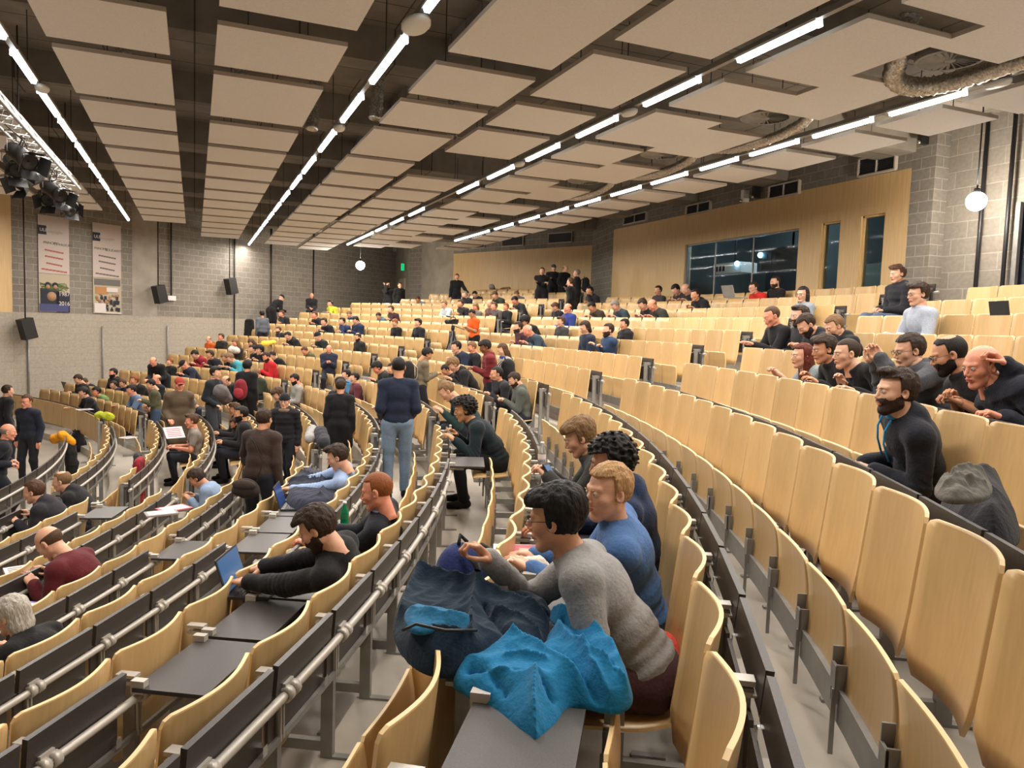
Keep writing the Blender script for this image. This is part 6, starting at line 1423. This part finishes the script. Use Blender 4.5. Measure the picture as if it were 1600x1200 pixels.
def slab_(name, p, rz, w, d, t, mats, lab, cat, tilt=0., grp=None):
    o = empty(name, tuple(p), rz); tag(o, lab, cat, grp); R = Matrix.Rotation(tilt, 3, 'X')
    m = MB(); m.box((0, 0, t/2), (w/2, d/2, t/2), 0, R); m.obj('cover' if cat != 'phone' else 'body', [mats[0]], o)
    if len(mats) > 1:
        m = MB(); m.box((0, 0, t+.0015), (w*.42, d*.40, .001), 0, R)
        if cat in ('papers', 'leaflet'):
            m = MB()
            for k in range(5): m.box((0, -d*.32+k*d*.16, t+.0015), (w*.38, d*.035, .0008), 0, R)
        m.obj('screen' if cat == 'phone' else 'printed_area', [mats[1]], o)
PAP = mat('white_paper', (.72, .68, .66), .7); PNK = mat('pink_print', (.55, .12, .16), .6); PUR = mat('purple_folder', (.22, .12, .42), .5); GRYP = mat('grey_print', (.28, .25, .25), .7)
slab_('phone', W(846, 921, deskz(-1)), .4, .075, .15, .009, (MT['black'], KEY), 'black phone lying on the desk before the grey sweater', 'phone')
slab_('phone', W(860, 740, deskz(-1)+.15), .6, .075, .15, .008, (MT['black'], SCR), 'phone held over the desk by the sandy-haired person', 'phone', .9)
slab_('magazine', W(815, 862, deskz(-1)), 1.2, .21, .28, .006, (PAP, PNK), 'red and white striped magazine on the desk beyond the grey sweater', 'magazine')
slab_('papers', W(32, 897, deskz(-6)), .3, .21, .29, .03, (PAP, GRYP), 'stack of papers on the desk before the maroon sweater', 'papers')
slab_('folder', W(22, 955, deskz(-6)+.05), -.6, .24, .32, .012, (PUR, PAP), 'purple folder at the left picture edge under the maroon sleeve', 'folder')
slab_('magazine', W(272, 795, deskz(-5)), .5, .30, .22, .01, (PNK, PAP), 'pink-red magazine on the desk before the striped cardigan', 'magazine')
slab_('notebook', W(252, 803, deskz(-5)), .2, .30, .20, .015, (GRYP, PAP), 'open notebook under the pink-red magazine', 'notebook')
slab_('papers', W(200, 684, deskz(-7)+.02), .8, .24, .20, .01, (PAP, GRYP), 'white papers on the lifted desk of the olive parka', 'papers')
slab_('leaflet', W(272, 676, TT[-6]+.02), .4, .32, .24, .006, (PAP, PNK), 'white leaflet with pink print held by the grey-haired person', 'leaflet', .8)
slab_('papers', W(132, 640, deskz(-7)), .5, .32, .24, .008, (PAP, GRYP), 'sheets of paper before the green t-shirt', 'papers')
slab_('papers', W(722, 514, TT[3]+.02), .9, .30, .22, .02, (PAP, GRYP), 'bundle of papers held by the orange t-shirt wearer', 'papers', .6)
o = empty('tablet', tuple(W(1562, 490, TT[5]-.03)), facing(-18.5)); tag(o, 'dark tablet standing on a desk of the far right upper row', 'tablet')
m = MB(); m.box((0, 0, .05), (.12, .006, .065), 0, Matrix.Rotation(-.2, 3, 'X')); m.obj('body', [KEY], o)
# --- coats and bags
def jk(name, lab, cat, col, pts, r=.07, seed=1, h=.012, extra=()):
    P = [np.array(p, float) for p in pts]; pr = [c_(P[k], r*(1-.1*k), P[k+1], r*(1-.1*(k+1))) for k in range(len(P)-1)]+[e_(*x) for x in extra]
    return blob(name, col, pr, h=h, noise=((.012, .14), (.006, .05)), seed=seed, label=lab, cat=cat)
heap('coat', 'black winter coat heaped on the seat beside the blue-corded hoodie', 'coat', (32, 31, 36), TT[2]-.30, [(1465, 790), (1490, 765), (1540, 768), (1585, 800), (1600, 845), (1560, 862), (1500, 840), (1472, 815)], [(1480, 800, 1560, 790, .04, .06), (1500, 830, 1580, 835, .03, .05)], .17, 2, .009, (.008, .20, 2))

heap('scarf', 'grey knitted scarf bundled on top of the black winter coat', 'scarf', (98, 94, 86), TT[2]-.05, [(1455, 765), (1475, 745), (1520, 736), (1550, 752), (1552, 775), (1510, 782), (1475, 780)], [(1465, 762, 1545, 752, .03, .012), (1470, 772, 1540, 768, .025, .01), (1480, 755, 1520, 775, -.015, .012)], .06, 5, .006, (.006, .07, 3))
hang('coat', 'dark red coat hanging over a seat back in the lower middle rows', 'coat', (128, 28, 38), -7, -7.4, .34, .04, .62, 3)

hang('coat', 'black and grey coat on the seat beside the hanging red coat', 'coat', (44, 42, 42), -7, -5.6, .30, .02, .5, 5, y=.12)
jk('jacket', 'yellow and black jacket over the end of the lowest front desks', 'jacket', (222, 148, 30), [WR(85, 686, -9, .1), WR(97, 680, -9, -.02), WR(112, 690, -9, -.12)], .09, 4, .014)
jk('jacket', 'black lower half of the yellow jacket at the front desk end', 'jacket', (36, 34, 34), [WR(108, 700, -9, -.05), WR(112, 725, -9, -.08), WR(114, 742, -9, -.1)], .12, 6, .016)
heap('jacket', 'navy quilted puffer jacket heaped on the desk beyond the blue screen', 'jacket', (40, 44, 60), TT[-4]-.10, [(440, 775), (455, 752), (480, 742), (520, 752), (545, 775), (530, 800), (490, 805), (450, 798)], [(450, 770, 530, 775, .06, .04), (470, 755, 500, 795, .04, .02), (500, 760, 535, 790, -.04, .015)], .14, 7, .009, (.007, .14, 2))
jk('bag', 'yellow-green bag on the seats beside the green t-shirt', 'bag', (170, 176, 40), [W(155, 650, TT[-7]-.1), W(172, 652, TT[-7]-.1)], .10, 8, .016)
jk('bag', 'bright yellow bag on a desk in the far left rows', 'bag', (236, 204, 60), [W(412, 537, TT[0]+.05), W(428, 535, TT[0]+.05)], .08, 9, .02)
jk('hat', 'white cap or hood lying over a seat back in the far left rows', 'hat', (206, 198, 188), [W(362, 546, TT[-1]+.05), W(370, 548, TT[-1]+.02)], .11, 10, .02)
jk('coat', 'grey hooded coat draped on the highest rear row, left of the standing group', 'coat', (156, 150, 142), [W(768, 448, TT[10]+.12), W(772, 456, TT[10]+.02)], .11, 11, .02)
jk('bag', 'beige bag lying on the highest rear row', 'bag', (168, 132, 88), [W(785, 453, TT[10]+.05), W(795, 452, TT[10]+.05)], .10, 12, .02)
hang('coat', 'black coat lifted beside the grey striped sweater', 'coat', (32, 31, 32), 2, 36.6, .40, .30, .8, 13, .02)
hang('coat', 'dark green coat hanging over the seat back beside the navy t-shirt', 'coat', (46, 48, 40), -5, -11.6, .34, .04, .62, 14)
jk('jacket', 'grey jacket carried over the arm of the bespectacled standing person', 'jacket', (96, 90, 92), [W(345, 612, TT[-4]+.3), W(352, 622, TT[-4]+.15)], .14, 15, .018)
jk('scarf', 'grey and white scarf bundle in the arm of the black coat seen from behind', 'scarf', (150, 148, 146), [W(488, 672, TT[-4]+.1), W(484, 685, TT[-4]+.05)], .08, 16, .012)
jk('coat', 'dark folded coat in the arm of the black coat seen from behind', 'coat', (48, 48, 54), [W(500, 676, TT[-4]+.1), W(506, 692, TT[-4]+.02)], .10, 17, .012)
def backpack(p, rz, lab, col, s=1., strapc=None, tilt=0.):
    o = empty('backpack', tuple(p), rz); tag(o, lab, 'backpack', 'backpacks'); o.scale = (s,)*3; o.rotation_euler = (tilt, 0, rz)
    blob('main_compartment', col, [c_((0, 0, .12), .13, (0, .0, .34), .12, .03), e_((0, 0, .22), (.16, .11, .24))], o, .012, ((.003, .1),))
    blob('front_pocket', tuple(int(min(255, c*1.25+6)) for c in col), [e_((0, -.11, .15), (.12, .05, .12))], o, .010, ((.002, .06),))
    m = MB()
    for sx in (-1, 1): m.tube([(sx*.07, .10, .42), (sx*.09, .17, .34), (sx*.09, .17, .18), (sx*.08, .11, .06)], .014, 6, flat=.5)
    m.tube([(-.03, .06, .45), (0, .06, .49), (.03, .06, .45)], .009, 6); m.obj('straps', [cmat(strapc or (24, 24, 26))], o)
    return o
backpack((W(122, 706, .0)[0], W(122, 706, 0)[1], 0.), 2.2, 'black backpack standing on the floor by the lowest plywood panels', (34, 33, 36), 1.1)
bp_ = WR(772, 700, -1, .12); backpack((bp_[0], bp_[1], TT[-1]-.62), facing(-17)+2.4, 'blue and black backpack hanging on the seat beside the teal top', (28, 40, 88), 1.15, tilt=.5)
RP_ = {}
def back_of(lbl, dist=.20, zz=.98):
    for o in COL.objects:
        if o.parent is None and o.get('label', '').startswith(lbl):
            a = o.rotation_euler.z; return (o.location.x+math.sin(a)*dist, o.location.y-math.cos(a)*dist, o.location.z+zz), a
for lbl, lab, col, dd, zz in [('person in a long black coat carrying', 'red backpack on the long black coat seen from behind', (120, 36, 46), .26, .88), ('person in a beige jacket', 'black backpack with pale straps on the beige jacket', (30, 30, 32), .24, .85), ('bespectacled person in a dark red puffer', 'black backpack on the dark red puffer jacket', (28, 28, 30), .28, .80),
                      ('standing person with a black backpack', 'black backpack in the rear corner group', (26, 26, 28), .26, .95)]:
    p, a = back_of(lbl, dd, zz); backpack(p, a, lab, col, .95, (190, 186, 178) if 'pale' in lab else None)
p, a = back_of('person in a brown corduroy', .26, .72)
o = empty('shoulder_bag', p, a); o.scale = (.72, .8, .8); tag(o, 'brown shoulder bag hanging behind the corduroy jacket', 'bag')
blob('bag_body', (50, 44, 40), [e_((0, 0, .10), (.22, .08, .14)), c_((-.17, 0, .06), .06, (.17, 0, .06), .06)], o, .012, ((.003, .1),)); blob('flap', (62, 54, 48), [e_((0, -.05, .16), (.20, .05, .07))], o, .012, ((.002, .1),))
m = MB(); m.tube([(.18, 0, .2), (.20, .12, .45), (.05, .12, .72), (-.12, .28, .76), (-.22, .34, .5), (-.2, .1, .2)], .012, 6, flat=.5); m.obj('strap', [cmat((36, 32, 30))], o)
p = WR(1034, 1030, 0, .10); blob('bag', (206, 74, 58), [c_(W(1020, 1010, TT[0]-.42), .06, W(1040, 1035, TT[0]-.48), .07), e_(W(1030, 1030, TT[0]-.46), (.10, .07, .09))], h=.009, noise=((.012, .08), (.005, .03)), label='orange-red bag with black straps squeezed on the seat beside the blue sweatshirt', cat='bag')
# --- video camera on its tripod
p = W(706, 545, FL(3)+.02); x, y = pol(RR(3)-.42, 11.6); base = (x, y, FL(3))
best = min(((abs(pix((*pol(RR(3)-.42, a), FL(3)+1.1))[0]-708), a) for a in np.arange(8, 20, .1))); x, y = pol(RR(3)-.42, best[1])
o = empty('video_camera_tripod', (x, y, FL(3)), facing(best[1])); tag(o, 'black video tripod standing in the aisle beside the orange t-shirt', 'tripod')
for k in range(3):
    a = 2*PI*k/3+.4; m = MB(); m.tube([(0, 0, 1.02), (.34*math.cos(a), .34*math.sin(a), .02)], [.022, .012], 8); m.lathe([(0, -.01), (.025, 0), (0, .03)], 10, 0, (.34*math.cos(a), .34*math.sin(a), .0)); m.obj('leg', [MT['black']], o)
m = MB(); m.lathe([(.02, .5), (.03, .95), (.05, 1.02), (.05, 1.10), (0, 1.12)], 14); m.tube([(0, -.02, 1.10), (-.05, -.35, 1.0)], .010, 6); m.obj('head', [MT['black']], o)
cm = empty('video_camera', (x, y, FL(3)+1.13), facing(best[1])+.5); tag(cm, 'black professional video camera mounted on the tripod', 'camera')
m = MB(); m.box((0, 0, .07), (.055, .17, .06)); m.box((0, -.12, .10), (.045, .10, .045)); m.obj('body', [MT['black']], cm)
m = MB(); m.lathe([(.04, .14), (.05, .16), (.05, .26), (.06, .27), (.065, .33), (.0, .32)], 16, 0, (0, 0, .07), 'y'); m.obj('lens', [MT['black']], cm)
m = MB(); m.tube([(0, -.12, .14), (0, -.10, .20), (0, .10, .20), (0, .12, .14)], .013, 8); m.tube([(.03, .05, .20), (.03, .30, .22)], .018, 8); m.obj('handle', [MT['black']], cm)
m = MB(); m.box((-.09, .04, .12), (.035, .04, .03)); m.obj('viewfinder', [MT['black']], cm)
# desks folded open before the people who use them
for i, a in [(-3, -29.9), (-3, -28.5), (-3, -27.1), (-4, -21.5), (-4, -20.1), (-4, -22.9), (-5, -22.4), (-5, -21.0), (-1, -33.0), (-1, -31.6), (-1, -30.2), (-1, -28.8), (-1, -27.4), (-1, -26.0), (-2, -18.6), (-7, -14.9)]:
    s = near_seat(i, a)
    if s: s['desk'] = True
for s in SEATS:
    if s['row'] == 2 and abs(s['ang']+28.5) < .7: s['occ'] = True
build_seats(); build_frames()
# ------------------------------------------------------------------ world and colour management
w = bpy.data.worlds.new('world'); scene.world = w; w.use_nodes = True
w.node_tree.nodes['Background'].inputs[0].default_value = (.9, .8, .68, 1); w.node_tree.nodes['Background'].inputs[1].default_value = .02
scene.view_settings.view_transform = 'Standard'; scene.view_settings.look = 'None'; scene.view_settings.gamma = 1; scene.view_settings.exposure = -.06
scene.view_settings.use_curve_mapping = False
scene.cycles.use_denoising = True
scene.cycles.max_bounces = 6; scene.cycles.diffuse_bounces = 4; scene.cycles.glossy_bounces = 3; scene.cycles.transmission_bounces = 4
scene.cycles.sample_clamp_indirect = 4.0
